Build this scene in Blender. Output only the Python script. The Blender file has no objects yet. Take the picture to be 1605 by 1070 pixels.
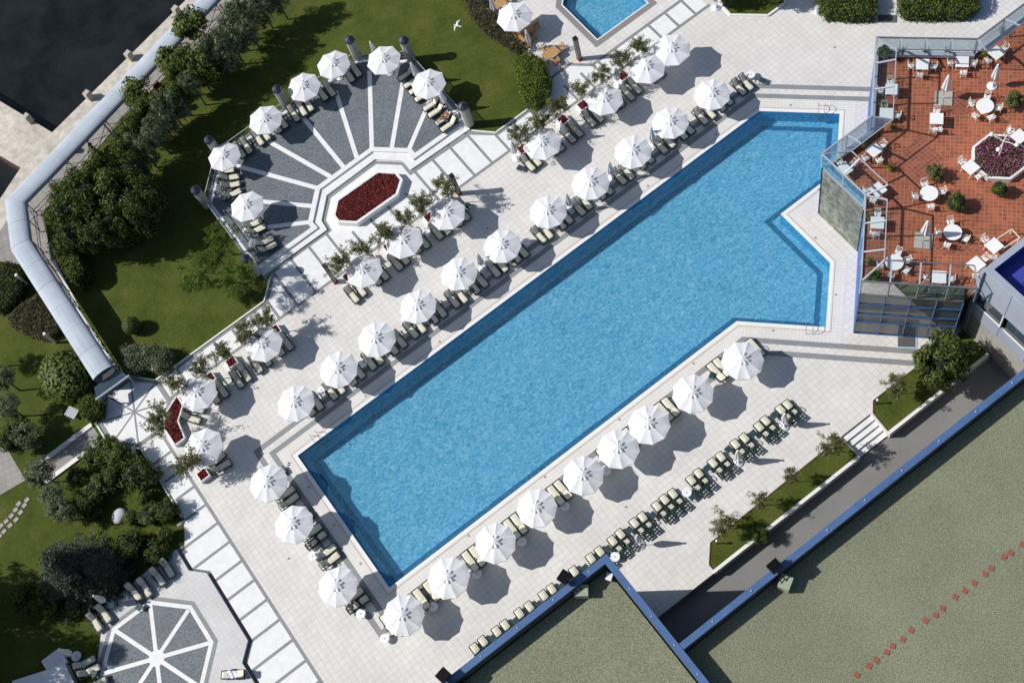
import bpy, bmesh, math, random
import numpy as np
from mathutils import Vector, Matrix
from mathutils.geometry import tessellate_polygon

random.seed(7)
S = bpy.context.scene
COL = S.collection

# ------------------------------------------------------------------ camera
FPX = 2038.74
CP = Vector((7.9597, -49.42498, 98.91835))
R3 = Matrix(((0.7951382923, -0.5962996320, 0.1103713955),
             (-0.5812877906, -0.6975840315, 0.4189045516),
             (-0.1727993069, -0.3972445945, -0.9012974713)))
cam = bpy.data.cameras.new("camera")
cam.sensor_width = 36.0
cam.lens = FPX / 1605.0 * 36.0
cam.clip_start = 1.0
cam.clip_end = 2000.0
camo = bpy.data.objects.new("camera", cam)
COL.objects.link(camo)
rt, dn, fw = R3.col[0], R3.col[1], R3.col[2]
camo.matrix_world = Matrix(((rt.x, -dn.x, -fw.x, CP.x), (rt.y, -dn.y, -fw.y, CP.y), (rt.z, -dn.z, -fw.z, CP.z), (0, 0, 0, 1)))
S.camera = camo

# ------------------------------------------------------------------ light
SUN_EL, SUN_AZ = math.radians(40.0), math.radians(-36.5)      # azimuth in which shadows fall
sv = Vector((-math.cos(SUN_AZ) * math.cos(SUN_EL), -math.sin(SUN_AZ) * math.cos(SUN_EL), math.sin(SUN_EL)))
sun = bpy.data.lights.new("sun", "SUN")
sun.energy = 4.6
sun.angle = math.radians(0.5)
sun.color = (1.0, 0.965, 0.925)
suno = bpy.data.objects.new("sun", sun)
COL.objects.link(suno)
suno.rotation_euler = sv.to_track_quat('Z', 'Y').to_euler()
suno.location = (0, 0, 60)
W = bpy.data.worlds.new("World")
S.world = W
W.use_nodes = True
wn = W.node_tree
sky = wn.nodes.new("ShaderNodeTexSky")
sky.sky_type = 'NISHITA'
sky.sun_disc = False
sky.sun_elevation = SUN_EL
sky.sun_rotation = math.atan2(sv.x, sv.y)
bg = wn.nodes["Background"]
bg.inputs[1].default_value = 0.085
wn.links.new(sky.outputs[0], bg.inputs[0])
S.view_settings.view_transform = 'Standard'
S.view_settings.look = 'None'
S.view_settings.exposure = 0.0
S.view_settings.gamma = 1.0
S.render.engine = 'CYCLES'
S.cycles.max_bounces = 6
S.cycles.transparent_max_bounces = 12
S.cycles.caustics_reflective = False
S.cycles.caustics_refractive = False


def at(x, y, z=0.0):
    """the point at height z that the photograph shows at pixel x, y"""
    d = R3 @ Vector((x - 802.5, y - 535.0, FPX))
    return CP + d * ((z - CP.z) / d.z)


def ats(pts, z=0.0):
    return [tuple(at(x, y, z)[:2]) for x, y in pts]


# ------------------------------------------------------------------ materials
class NT:
    def __init__(s, name):
        s.m = bpy.data.materials.new(name)
        s.m.use_nodes = True
        s.t = s.m.node_tree
        s.b = s.t.nodes["Principled BSDF"]
        s.out = s.t.nodes["Material Output"]

    def n(s, typ, **kw):
        nd = s.t.nodes.new(typ)
        for k, v in kw.items():
            if k.startswith("i_"):
                nd.inputs[k[2:].replace("_", " ")].default_value = v
            else:
                setattr(nd, k, v)
        return nd

    def l(s, a, b):
        s.t.links.new(a, b)

    def coord(s, rot=0.0, kind="Object", scale=None):
        tc = s.n("ShaderNodeTexCoord")
        if rot == 0.0 and scale is None:
            return tc.outputs[kind]
        mp = s.n("ShaderNodeMapping")
        mp.inputs["Rotation"].default_value = (0, 0, rot)
        if scale:
            mp.inputs["Scale"].default_value = scale
        s.l(tc.outputs[kind], mp.inputs["Vector"])
        return mp.outputs[0]

    def noise(s, co, scale, detail=4.0, rough=0.55, dist=0.0):
        nz = s.n("ShaderNodeTexNoise")
        nz.inputs["Scale"].default_value = scale
        nz.inputs["Detail"].default_value = detail
        nz.inputs["Roughness"].default_value = rough
        nz.inputs["Distortion"].default_value = dist
        s.l(co, nz.inputs["Vector"])
        return nz.outputs["Fac"]

    def ramp(s, fac, stops):
        r = s.n("ShaderNodeValToRGB")
        e = r.color_ramp.elements
        while len(e) < len(stops):
            e.new(0.5)
        for k, (p, c) in enumerate(stops):
            e[k].position = p
            e[k].color = (c[0], c[1], c[2], 1)
        s.l(fac, r.inputs[0])
        return r.outputs[0]

    def mix(s, a, b, fac, mode='MIX'):
        mx = s.n("ShaderNodeMix", data_type='RGBA', blend_type=mode)
        for v, i in ((a, 6), (b, 7)):
            if isinstance(v, tuple):
                mx.inputs[i].default_value = (v[0], v[1], v[2], 1)
            else:
                s.l(v, mx.inputs[i])
        if isinstance(fac, float):
            mx.inputs[0].default_value = fac
        else:
            s.l(fac, mx.inputs[0])
        return mx.outputs[2]

    def bump(s, h, strength=0.3, dist=0.05):
        b = s.n("ShaderNodeBump")
        b.inputs["Strength"].default_value = strength
        b.inputs["Distance"].default_value = dist
        s.l(h, b.inputs["Height"])
        s.l(b.outputs[0], s.b.inputs["Normal"])
        return b.outputs[0]

    def color(s, c):
        if isinstance(c, tuple):
            s.b.inputs["Base Color"].default_value = (c[0], c[1], c[2], 1)
        else:
            s.l(c, s.b.inputs["Base Color"])

    def rough(s, r):
        s.b.inputs["Roughness"].default_value = r


def sc(c, k):
    return (min(1, c[0] * k), min(1, c[1] * k), min(1, c[2] * k))


def plain(name, c, rough=0.6, var=0.12, scale=3.0, bump=0.0, metal=0.0, spec=None):
    t = NT(name)
    co = t.coord()
    nz = t.noise(co, scale, 5.0)
    t.color(t.ramp(nz, [(0.3, sc(c, 1 - var)), (0.7, sc(c, 1 + var))]))
    t.rough(rough)
    t.b.inputs["Metallic"].default_value = metal
    if spec is not None:
        t.b.inputs["Specular IOR Level"].default_value = spec
    if bump:
        t.bump(t.noise(co, scale * 8, 3.0), bump, 0.02)
    return t.m


def tiles(name, c, line, size, rot=0.0, w=0.02, var=0.06, rough=0.55, stain=0.12, stain_scale=0.35, sx=1.0, bump=0.0):
    t = NT(name)
    co = t.coord(rot)
    br = t.n("ShaderNodeTexBrick", offset=0.0, squash=1.0)
    br.inputs["Color1"].default_value = (*sc(c, 1 + var), 1)
    br.inputs["Color2"].default_value = (*sc(c, 1 - var), 1)
    br.inputs["Mortar"].default_value = (*line, 1)
    br.inputs["Scale"].default_value = 1.0
    br.inputs["Mortar Size"].default_value = w
    br.inputs["Mortar Smooth"].default_value = 0.3
    br.inputs["Brick Width"].default_value = size * sx
    br.inputs["Row Height"].default_value = size
    t.l(co, br.inputs["Vector"])
    base = t.coord()
    st = t.noise(base, stain_scale, 6.0, 0.6)
    g = t.ramp(st, [(0.3, (1 - stain,) * 3), (0.65, (1.0, 1.0, 1.0))])
    fine = t.noise(base, 9.0, 3.0)
    g2 = t.ramp(fine, [(0.3, (0.95, 0.95, 0.95)), (0.7, (1.0, 1.0, 1.0))])
    t.color(t.mix(t.mix(br.outputs["Color"], g, 1.0, 'MULTIPLY'), g2, 1.0, 'MULTIPLY'))
    t.rough(rough)
    return t.m


def speckle(name, c1, c2, scale, rough=0.8, big=0.15, bump=0.5, bscale=0.2):
    t = NT(name)
    co = t.coord()
    f = t.noise(co, scale, 3.0, 0.7)
    col = t.ramp(f, [(0.36, c1), (0.62, c2)])
    g = t.ramp(t.noise(co, bscale, 5.0), [(0.3, (1 - big,) * 3), (0.7, (1, 1, 1))])
    t.color(t.mix(col, g, 1.0, 'MULTIPLY'))
    t.rough(rough)
    t.bump(f, bump, 0.03)
    return t.m


def leafmat(name, dark, mid, light, trans=0.25, rough=0.6):
    t = NT(name)
    ge = t.n("ShaderNodeNewGeometry")
    col = t.ramp(ge.outputs["Random Per Island"], [(0.0, dark), (0.5, mid), (1.0, light)])
    t.color(col)
    t.rough(rough)
    t.b.inputs["Specular IOR Level"].default_value = 0.25
    tr = t.n("ShaderNodeBsdfTranslucent")
    t.l(col, tr.inputs[0])
    mx = t.n("ShaderNodeMixShader")
    mx.inputs[0].default_value = trans
    t.l(t.b.outputs[0], mx.inputs[1])
    t.l(tr.outputs[0], mx.inputs[2])
    t.l(mx.outputs[0], t.out.inputs[0])
    return t.m


def glassmat(name, tint=(0.82, 0.9, 0.92), refl=0.10, rough=0.02):
    t = NT(name)
    tr = t.n("ShaderNodeBsdfTransparent")
    tr.inputs[0].default_value = (*tint, 1)
    gl = t.n("ShaderNodeBsdfGlossy")
    gl.inputs["Roughness"].default_value = rough
    lw = t.n("ShaderNodeLayerWeight")
    lw.inputs[0].default_value = 0.3
    mth = t.n("ShaderNodeMath", operation='MULTIPLY_ADD')
    mth.inputs[1].default_value = 0.5
    mth.inputs[2].default_value = refl
    t.l(lw.outputs["Fresnel"], mth.inputs[0])
    mx = t.n("ShaderNodeMixShader")
    t.l(mth.outputs[0], mx.inputs[0])
    t.l(tr.outputs[0], mx.inputs[1])
    t.l(gl.outputs[0], mx.inputs[2])
    t.l(mx.outputs[0], t.out.inputs[0])
    t.t.nodes.remove(t.b)
    return t.m


M = {}
M['deck'] = tiles('deck_tile', (0.74, 0.715, 0.675), (0.56, 0.54, 0.505), 0.5, 0.0, 0.02, 0.035, 0.6, 0.13, 0.3)
M['edge_tile'] = tiles('pool_edge_tile', (0.76, 0.735, 0.69), (0.60, 0.57, 0.53), 0.3, 0.0, 0.016, 0.02, 0.6, 0.10, 0.5)
M['edge_tile_d'] = tiles('pool_edge_tile_diagonal', (0.76, 0.735, 0.69), (0.60, 0.57, 0.53), 0.3, math.radians(45), 0.016, 0.02, 0.6, 0.10, 0.5)
M['coping'] = plain('pool_coping_stone', (0.80, 0.79, 0.75), 0.5, 0.04, 2.0)
M['marble'] = plain('white_marble', (0.80, 0.80, 0.79), 0.45, 0.07, 1.6)
M['granite'] = speckle('grey_granite', (0.17, 0.185, 0.19), (0.34, 0.35, 0.35), 14.0, 0.6, 0.15, 0.05, 0.8)
M['slate'] = speckle('dark_slate_paving', (0.095, 0.112, 0.128), (0.21, 0.235, 0.255), 6.0, 0.65, 0.22, 0.08, 0.35)
M['white_wall'] = plain('white_plaster', (0.80, 0.80, 0.79), 0.6, 0.05, 2.0)
M['stone_wall'] = speckle('green_stone_cladding', (0.14, 0.155, 0.12), (0.32, 0.33, 0.27), 1.6, 0.7, 0.4, 0.15, 0.4)
M['asphalt'] = speckle('grey_asphalt', (0.20, 0.195, 0.187), (0.255, 0.25, 0.24), 12.0, 0.85, 0.15, 0.1, 0.3)
M['concrete'] = speckle('beige_concrete', (0.36, 0.34, 0.31), (0.46, 0.44, 0.41), 3.0, 0.8, 0.25, 0.15, 0.3)
M['quay'] = speckle('quay_concrete', (0.54, 0.49, 0.41), (0.74, 0.68, 0.59), 1.3, 0.85, 0.3, 0.2, 0.25)
M['path'] = tiles('path_paving', (0.34, 0.32, 0.30), (0.25, 0.235, 0.22), 0.6, 0.3, 0.03, 0.06, 0.8, 0.2, 0.4)
M['gravel'] = speckle('roof_gravel', (0.12, 0.132, 0.076), (0.33, 0.34, 0.225), 13.0, 0.9, 0.22, 0.8, 0.16)
M['parapet'] = plain('blue_painted_metal', (0.068, 0.135, 0.29), 0.5, 0.12, 1.2)
M['upstand'] = speckle('green_upstand_sheet', (0.05, 0.062, 0.05), (0.09, 0.105, 0.085), 1.5, 0.8, 0.3, 0.05, 0.4)
M['blue_roof'] = plain('deep_blue_roof_sheet', (0.05, 0.06, 0.36), 0.45, 0.1, 1.0)
M['wall_blue'] = plain('blue_wall_paint', (0.045, 0.12, 0.36), 0.55, 0.1, 0.8)
M['panel'] = plain('pale_metal_panel', (0.34, 0.38, 0.45), 0.5, 0.05, 0.6)
M['dark_wall'] = plain('dark_wall_cladding', (0.05, 0.055, 0.065), 0.6, 0.1, 0.8)
M['red_tile'] = tiles('red_clay_tile', (0.36, 0.105, 0.05), (0.47, 0.24, 0.15), 0.33, math.radians(45), 0.02, 0.22, 0.6, 0.3, 0.5)
M['red_tile_d'] = tiles('red_clay_tile_diagonal', (0.29, 0.085, 0.05), (0.42, 0.21, 0.14), 0.33, 0.0, 0.02, 0.2, 0.6, 0.3, 0.5)
M['grass'] = None
M['canvas'] = None
M['cushion'] = plain('cream_cushion', (0.66, 0.635, 0.51), 0.85, 0.06, 4.0, 0.1)
M['resin'] = plain('dark_green_resin', (0.012, 0.028, 0.024), 0.4, 0.1, 4.0)
M['table_green'] = plain('green_resin_table', (0.03, 0.06, 0.06), 0.4, 0.1, 4.0)
M['white_plastic'] = plain('white_plastic', (0.82, 0.83, 0.85), 0.35, 0.03, 4.0)
M['white_metal'] = plain('white_painted_metal', (0.82, 0.78, 0.71), 0.4, 0.05, 4.0)
M['frame_metal'] = plain('pale_aluminium', (0.55, 0.57, 0.60), 0.4, 0.05, 2.0, 0.0, 0.3)
M['dark_frame'] = plain('grey_steel_frame', (0.20, 0.22, 0.24), 0.4, 0.05, 2.0, 0.0, 0.3)
M['steel'] = plain('stainless_steel', (0.45, 0.45, 0.45), 0.25, 0.05, 4.0, 0.0, 0.9)
M['black_metal'] = plain('black_metal', (0.012, 0.012, 0.016), 0.4, 0.1, 4.0)
M['lamp_panel'] = plain('frosted_lamp_panel', (0.33, 0.31, 0.24), 0.4, 0.05, 4.0)
M['wood'] = plain('teak_wood', (0.48, 0.27, 0.11), 0.6, 0.2, 3.0)
M['dark_wood'] = plain('dark_teak_wood', (0.17, 0.085, 0.045), 0.6, 0.2, 3.0)
M['terracotta'] = plain('terracotta_pot', (0.42, 0.22, 0.14), 0.7, 0.1, 4.0)
M['bark'] = plain('tree_bark', (0.07, 0.055, 0.042), 0.9, 0.2, 6.0)
M['pale_bark'] = plain('pale_tree_bark', (0.16, 0.14, 0.11), 0.9, 0.2, 6.0)
M['soil'] = plain('dark_soil', (0.035, 0.03, 0.018), 0.95, 0.25, 3.0)
M['pillar_stone'] = plain('ribbed_pale_stone', (0.40, 0.39, 0.35), 0.8, 0.15, 3.0)
M['pillar_cap'] = plain('navy_metal_cap', (0.035, 0.04, 0.065), 0.35, 0.15, 2.0)
M['roof_sheet'] = None
M['red_pad'] = plain('brick_red_pad', (0.30, 0.085, 0.06), 0.8, 0.1, 4.0)
M['box_green'] = plain('pale_green_concrete', (0.33, 0.37, 0.26), 0.8, 0.08, 3.0)
M['red_paint'] = plain('red_paint', (0.42, 0.05, 0.035), 0.5, 0.1, 3.0)
M['rust'] = plain('rusty_edge', (0.11, 0.05, 0.035), 0.8, 0.3, 2.0)
M['dark_glass'] = plain('dark_facade_glass', (0.05, 0.075, 0.10), 0.06, 0.3, 0.5, 0.0, 0.0, 0.8)
M['facade_glass'] = plain('grey_facade_glass', (0.11, 0.125, 0.145), 0.08, 0.35, 0.35, 0.0, 0.0, 0.8)
M['blue_mullion'] = plain('blue_mullion_paint', (0.04, 0.10, 0.24), 0.4, 0.1, 1.0)
M['pool_floor'] = tiles('pool_floor_mosaic', (0.25, 0.53, 0.70), (0.22, 0.49, 0.65), 0.25, 0.0, 0.012, 0.03, 0.5, 0.05, 0.3)
M['pool_wall'] = tiles('pool_wall_mosaic', (0.06, 0.33, 0.56), (0.05, 0.29, 0.50), 0.25, 0.0, 0.012, 0.03, 0.5, 0.05, 0.3)
M['pool_line'] = plain('navy_pool_mosaic', (0.03, 0.14, 0.27), 0.5, 0.1, 3.0)
M['boulder'] = plain('pale_boulder', (0.55, 0.56, 0.58), 0.8, 0.2, 1.5, 0.4)
M['skin'] = plain('tanned_skin', (0.50, 0.25, 0.15), 0.55, 0.05, 5.0)
M['dark_cloth'] = plain('black_clothing', (0.015, 0.015, 0.018), 0.8, 0.2, 5.0)
M['red_cloth'] = plain('red_fabric', (0.40, 0.04, 0.05), 0.8, 0.1, 5.0)
M['towel'] = plain('pale_lilac_towel', (0.74, 0.74, 0.84), 0.9, 0.05, 5.0, 0.2)
M['hair'] = plain('dark_hair', (0.03, 0.018, 0.012), 0.6, 0.1, 5.0)
M['feather'] = plain('white_feathers', (0.78, 0.78, 0.78), 0.8, 0.05, 4.0)
M['globe'] = plain('white_lamp_globe', (0.85, 0.85, 0.86), 0.15, 0.02, 4.0)
M['glass'] = glassmat('clear_glass')
M['roofglass'] = glassmat('clear_roof_glass', (0.93, 0.96, 0.97), 0.02)
M['bluemat'] = plain('pale_blue_edging', (0.45, 0.62, 0.75), 0.6, 0.05, 3.0)
M['doormat'] = plain('grey_doormat', (0.10, 0.095, 0.10), 0.9, 0.1, 5.0)

t = NT('lawn_grass')
co = t.coord()
a = t.noise(co, 0.35, 6.0, 0.65)
b = t.noise(co, 7.0, 6.0, 0.8)
c1 = t.ramp(a, [(0.25, (0.050, 0.072, 0.012)), (0.5, (0.082, 0.104, 0.021)), (0.75, (0.125, 0.132, 0.036))])
c2 = t.ramp(b, [(0.28, (0.45, 0.47, 0.40)), (0.68, (1.25, 1.22, 1.15))])
t.color(t.mix(c1, c2, 1.0, 'MULTIPLY'))
t.rough(0.9)
t.b.inputs["Specular IOR Level"].default_value = 0.1
t.bump(b, 0.8, 0.05)
M['grass'] = t.m

t = NT('white_canvas')
co = t.coord()
t.color(t.ramp(t.noise(co, 3.0, 4.0), [(0.3, (0.79, 0.79, 0.80)), (0.7, (0.86, 0.86, 0.87))]))
t.rough(0.9)
t.b.inputs["Specular IOR Level"].default_value = 0.1
w1 = t.noise(co, 3.5, 3.0, 0.5, 1.2)
t.bump(w1, 0.25, 0.04)
tr = t.n("ShaderNodeBsdfTranslucent")
tr.inputs[0].default_value = (0.8, 0.8, 0.82, 1)
mx = t.n("ShaderNodeMixShader")
mx.inputs[0].default_value = 0.14
t.l(t.b.outputs[0], mx.inputs[1]); t.l(tr.outputs[0], mx.inputs[2]); t.l(mx.outputs[0], t.out.inputs[0])
M['canvas'] = t.m

t = NT('weathered_canopy_sheet')
co = t.coord(0.0, "UV")
a = t.noise(co, 1.0, 5.0, 0.6)
st = t.coord(0.0, "UV", (9.0, 0.35, 1.0))
b = t.noise(st, 1.0, 4.0, 0.6)
c1 = t.ramp(a, [(0.3, (0.43, 0.49, 0.55)), (0.7, (0.55, 0.60, 0.65))])
c2 = t.ramp(b, [(0.3, (0.80, 0.82, 0.85)), (0.7, (1.0, 1.0, 1.0))])
t.color(t.mix(c1, c2, 1.0, 'MULTIPLY'))
t.rough(0.8)
M['roof_sheet'] = t.m

t = NT('sea_water')
co = t.coord()
t.color((0.012, 0.016, 0.018))
t.rough(0.12)
a = t.noise(t.coord(0.6, "Object", (1.0, 0.45, 1.0)), 0.9, 6.0, 0.6, 0.6)
b = t.noise(co, 0.22, 5.0, 0.6, 0.5)
t.color(t.ramp(b, [(0.35, (0.005, 0.007, 0.006)), (0.65, (0.018, 0.021, 0.021))]))
t.b.inputs['Specular IOR Level'].default_value = 0.3
t.bump(a, 0.35, 0.15)
M['sea'] = t.m

# pool water: part of the light goes through to the mosaic, part is scattered by the rippled surface
t = NT('pool_water')
co = t.coord(math.radians(25), "Object", (1.0, 1.8, 1.0))
r1 = t.noise(co, 1.55, 3.0, 0.5, 2.6)
r2 = t.noise(t.coord(), 0.11, 2.0)
mm = t.n("ShaderNodeMath", operation='MULTIPLY')
t.l(r1, mm.inputs[0])
rr = t.ramp(r2, [(0.3, (0.45, 0.45, 0.45)), (0.65, (1.1, 1.1, 1.1))])
t.l(rr, mm.inputs[1])
t.color((0.16, 0.48, 0.70))
t.rough(0.08)
bp = t.bump(mm.outputs[0], 1.0, 0.42)
tr = t.n("ShaderNodeBsdfTransparent")
t.l(t.ramp(r1, [(0.38, (0.36, 0.66, 0.78)), (0.5, (0.66, 0.86, 0.91)), (0.60, (1.0, 1.0, 1.0))]), tr.inputs[0])  # bright and dim ripples of light put into the tint in place of caustics
mx = t.n("ShaderNodeMixShader")
mx.inputs[0].default_value = 0.15
t.l(tr.outputs[0], mx.inputs[1]); t.l(t.b.outputs[0], mx.inputs[2]); t.l(mx.outputs[0], t.out.inputs[0])
M['water'] = t.m

M['lf_green'] = leafmat('leaf_mid_green', (0.0275, 0.045, 0.0075), (0.0938, 0.1313, 0.0225), (0.1875, 0.2313, 0.05))
M['lf_dark'] = leafmat('leaf_dark_green', (0.0182, 0.0338, 0.0065), (0.065, 0.091, 0.0182), (0.1365, 0.169, 0.0364))
M['lf_grey'] = leafmat('leaf_grey_green', (0.042, 0.06, 0.024), (0.144, 0.18, 0.09), (0.276, 0.324, 0.192))
M['lf_olive'] = leafmat('leaf_olive', (0.056, 0.0728, 0.0224), (0.126, 0.154, 0.0447), (0.238, 0.266, 0.084))
M['lf_blue'] = leafmat('leaf_blue_spruce', (0.035, 0.045, 0.028), (0.085, 0.10, 0.07), (0.17, 0.19, 0.145))
M['lf_lime'] = leafmat('leaf_lime', (0.04, 0.065, 0.006), (0.12, 0.17, 0.015), (0.22, 0.28, 0.03))
M['lf_pine'] = leafmat('leaf_feathery_pine', (0.036, 0.066, 0.0072), (0.096, 0.15, 0.0192), (0.18, 0.252, 0.036))
M['lf_tree'] = leafmat('leaf_planter_tree', (0.0575, 0.0575, 0.023), (0.1437, 0.1495, 0.0575), (0.2645, 0.2702, 0.115))
M['lf_brown'] = leafmat('leaf_bronze', (0.0386, 0.0421, 0.0175), (0.0966, 0.0966, 0.0386), (0.1843, 0.1404, 0.0789))
M['lf_ever'] = leafmat('leaf_evergreen', (0.03, 0.045, 0.008), (0.085, 0.11, 0.025), (0.16, 0.185, 0.05))
M['fl_red'] = leafmat('red_bedding_flowers', (0.08, 0.010, 0.012), (0.25, 0.018, 0.03), (0.38, 0.03, 0.05), 0.1)
M['fl_pink'] = leafmat('pink_flowers', (0.11, 0.02, 0.06), (0.30, 0.06, 0.17), (0.45, 0.15, 0.30), 0.1)
M['fl_bed'] = leafmat('red_and_green_bedding', (0.05, 0.05, 0.012), (0.22, 0.022, 0.03), (0.36, 0.035, 0.05), 0.1)
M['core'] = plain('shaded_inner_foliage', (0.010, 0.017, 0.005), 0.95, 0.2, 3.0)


# ------------------------------------------------------------------ mesh building
class MB:
    def __init__(s):
        s.v, s.f, s.mi, s.uv = [], [], [], None

    def face(s, pts, mi=0):
        b = len(s.v)
        s.v += [tuple(p) for p in pts]
        s.f.append(tuple(range(b, b + len(pts))))
        s.mi.append(mi)

    def sheet(s, pts, z, holes=(), mi=0):
        loops = [[Vector((p[0], p[1], 0)) for p in pts]] + [[Vector((p[0], p[1], 0)) for p in h] for h in holes]
        flat = [p for lp in loops for p in lp]
        b = len(s.v)
        s.v += [(p.x, p.y, z) for p in flat]
        for tri in tessellate_polygon(loops):
            a_, b_, c_ = (flat[i] for i in tri)
            if (b_ - a_).cross(c_ - a_).z < 0:
                tri = tri[::-1]
            s.f.append(tuple(b + i for i in tri))
            s.mi.append(mi)

    def prism(s, pts, z0, z1, mi=0, bottom=True, mtop=None):
        n = len(pts)
        ar = sum(pts[i][0] * pts[(i + 1) % n][1] - pts[(i + 1) % n][0] * pts[i][1] for i in range(n))
        if ar < 0:
            pts = pts[::-1]
        b = len(s.v)
        s.v += [(p[0], p[1], z0) for p in pts] + [(p[0], p[1], z1) for p in pts]
        for i in range(n):
            j = (i + 1) % n
            s.f.append((b + i, b + j, b + n + j, b + n + i)); s.mi.append(mi)
        s.sheet(pts, z1, (), mi if mtop is None else mtop)
        if bottom:
            s.f.append(tuple(b + i for i in range(n - 1, -1, -1))); s.mi.append(mi)

    def box(s, cx, cy, z0, sx, sy, h, rot=0.0, mi=0):
        c, q = math.cos(rot), math.sin(rot)
        pts = [(cx + x * c - y * q, cy + x * q + y * c) for x, y in ((-sx / 2, -sy / 2), (sx / 2, -sy / 2), (sx / 2, sy / 2), (-sx / 2, sy / 2))]
        s.prism(pts, z0, z0 + h, mi)

    def bar(s, p0, p1, w, h, mi=0):
        """square bar between two points"""
        p0, p1 = Vector(p0), Vector(p1)
        d = (p1 - p0).normalized()
        side = d.cross(Vector((0, 0, 1)))
        side = side.normalized() if side.length > 1e-4 else Vector((1, 0, 0))
        up = side.cross(d).normalized()
        b = len(s.v)
        for p in (p0, p1):
            for a_, c_ in ((-1, -1), (1, -1), (1, 1), (-1, 1)):
                s.v.append(tuple(p + side * (a_ * w / 2) + up * (c_ * h / 2)))
        for q in ((0, 1, 5, 4), (1, 2, 6, 5), (2, 3, 7, 6), (3, 0, 4, 7), (3, 2, 1, 0), (4, 5, 6, 7)):
            s.f.append(tuple(b + i for i in q)); s.mi.append(mi)

    def tube(s, pts, rad, n=6, mi=0, cap=True):
        pts = [Vector(p) for p in pts]
        if not hasattr(rad, '__len__'):
            rad = [rad] * len(pts)
        b = len(s.v)
        for k, p in enumerate(pts):
            d = (pts[min(k + 1, len(pts) - 1)] - pts[max(k - 1, 0)]).normalized()
            ref = Vector((0, 0, 1)) if abs(d.z) < 0.9 else Vector((1, 0, 0))
            u = d.cross(ref).normalized()
            w = d.cross(u).normalized()
            for i in range(n):
                a_ = 2 * math.pi * i / n
                s.v.append(tuple(p + (u * math.cos(a_) + w * math.sin(a_)) * rad[k]))
        for k in range(len(pts) - 1):
            for i in range(n):
                j = (i + 1) % n
                s.f.append((b + k * n + i, b + (k + 1) * n + i, b + (k + 1) * n + j, b + k * n + j)); s.mi.append(mi)
        if cap:
            s.f.append(tuple(b + i for i in range(n))); s.mi.append(mi)
            e = b + (len(pts) - 1) * n
            s.f.append(tuple(e + i for i in range(n - 1, -1, -1))); s.mi.append(mi)

    def lathe(s, prof, n=16, cx=0.0, cy=0.0, mi=0, ph=0.0):
        b = len(s.v)
        for r, z in prof:
            for i in range(n):
                a_ = ph + 2 * math.pi * i / n
                s.v.append((cx + r * math.cos(a_), cy + r * math.sin(a_), z))
        for k in range(len(prof) - 1):
            for i in range(n):
                j = (i + 1) % n
                s.f.append((b + k * n + i, b + k * n + j, b + (k + 1) * n + j, b + (k + 1) * n + i)); s.mi.append(mi)
        s.f.append(tuple(b + i for i in range(n - 1, -1, -1))); s.mi.append(mi)
        e = b + (len(prof) - 1) * n
        s.f.append(tuple(e + i for i in range(n))); s.mi.append(mi)

    def ball(s, c, r, nu=10, nv=6, rz=None, mi=0):
        rz = r if rz is None else rz
        prof = [(max(0.01 * r, r * math.sin(math.pi * k / nv)), c[2] - rz * math.cos(math.pi * k / nv)) for k in range(nv + 1)]
        s.lathe(prof, nu, c[0], c[1], mi)

    def mesh(s, name, mats, smooth=False):
        me = bpy.data.meshes.new(name)
        me.from_pydata(s.v, [], s.f)
        for m in (mats if isinstance(mats, (list, tuple)) else [mats]):
            me.materials.append(m)
        if any(s.mi):
            me.polygons.foreach_set("material_index", s.mi)
        if smooth:
            me.polygons.foreach_set("use_smooth", [True] * len(me.polygons))
        me.update()
        return me

    def build(s, name, mats, parent=None, smooth=False, off=None):
        if off is not None:
            s.v = [(x - off[0], y - off[1], z - off[2]) for x, y, z in s.v]
        return put(name, s.mesh(name, mats, smooth), parent)


def put(name, me, parent=None, loc=(0, 0, 0), rot=0.0, scale=None):
    o = bpy.data.objects.new(name, me)
    COL.objects.link(o)
    o.location = loc
    o.rotation_euler = (0, 0, rot)
    if scale is not None:
        o.scale = scale if hasattr(scale, '__len__') else (scale,) * 3
    o.parent = parent
    return o


def tag(o, label=None, cat=None, group=None, kind=None):
    for k, v in (('label', label), ('category', cat), ('group', group), ('kind', kind)):
        if v:
            o[k] = v
    return o


def thing(name, label, cat, loc=(0, 0, 0), rot=0.0, group=None):
    return tag(put(name, None, None, loc, rot), label, cat, group)


def struct(mb, name, mats, smooth=False):
    return tag(mb.build(name, mats, None, smooth), kind='structure')


KIDS = {}


def clone(root, loc, rot=0.0, label=None, group=None, scale=None):
    """a copy of a thing, its parts and their sub-parts (meshes shared)"""
    if root.name not in KIDS:
        KIDS[root.name] = [(ch, [g for g in bpy.data.objects if g.parent == ch]) for ch in bpy.data.objects if ch.parent == root]
    r = root.copy()
    COL.objects.link(r)
    r.location = loc
    r.rotation_euler = (0, 0, rot)
    if scale is not None:
        r.scale = (scale,) * 3
    if group is None and 'group' in r.keys():
        del r['group']
    tag(r, label, None, group)
    for ch, sub in KIDS[root.name]:
        c = ch.copy(); COL.objects.link(c); c.parent = r
        for g in sub:
            d = g.copy(); COL.objects.link(d); d.parent = c
    return r


ONES = "zeroth first second third fourth fifth sixth seventh eighth ninth tenth eleventh twelfth thirteenth fourteenth fifteenth sixteenth seventeenth eighteenth nineteenth".split()
TENS = {20: "twent", 30: "thirt", 40: "fort", 50: "fift"}
TENW = {20: "twenty", 30: "thirty", 40: "forty", 50: "fifty"}


def nth(k):
    if k < 20:
        return ONES[k]
    d, u = k // 10 * 10, k % 10
    return TENS[d] + "ieth" if u == 0 else TENW[d] + "-" + ONES[u]


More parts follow.
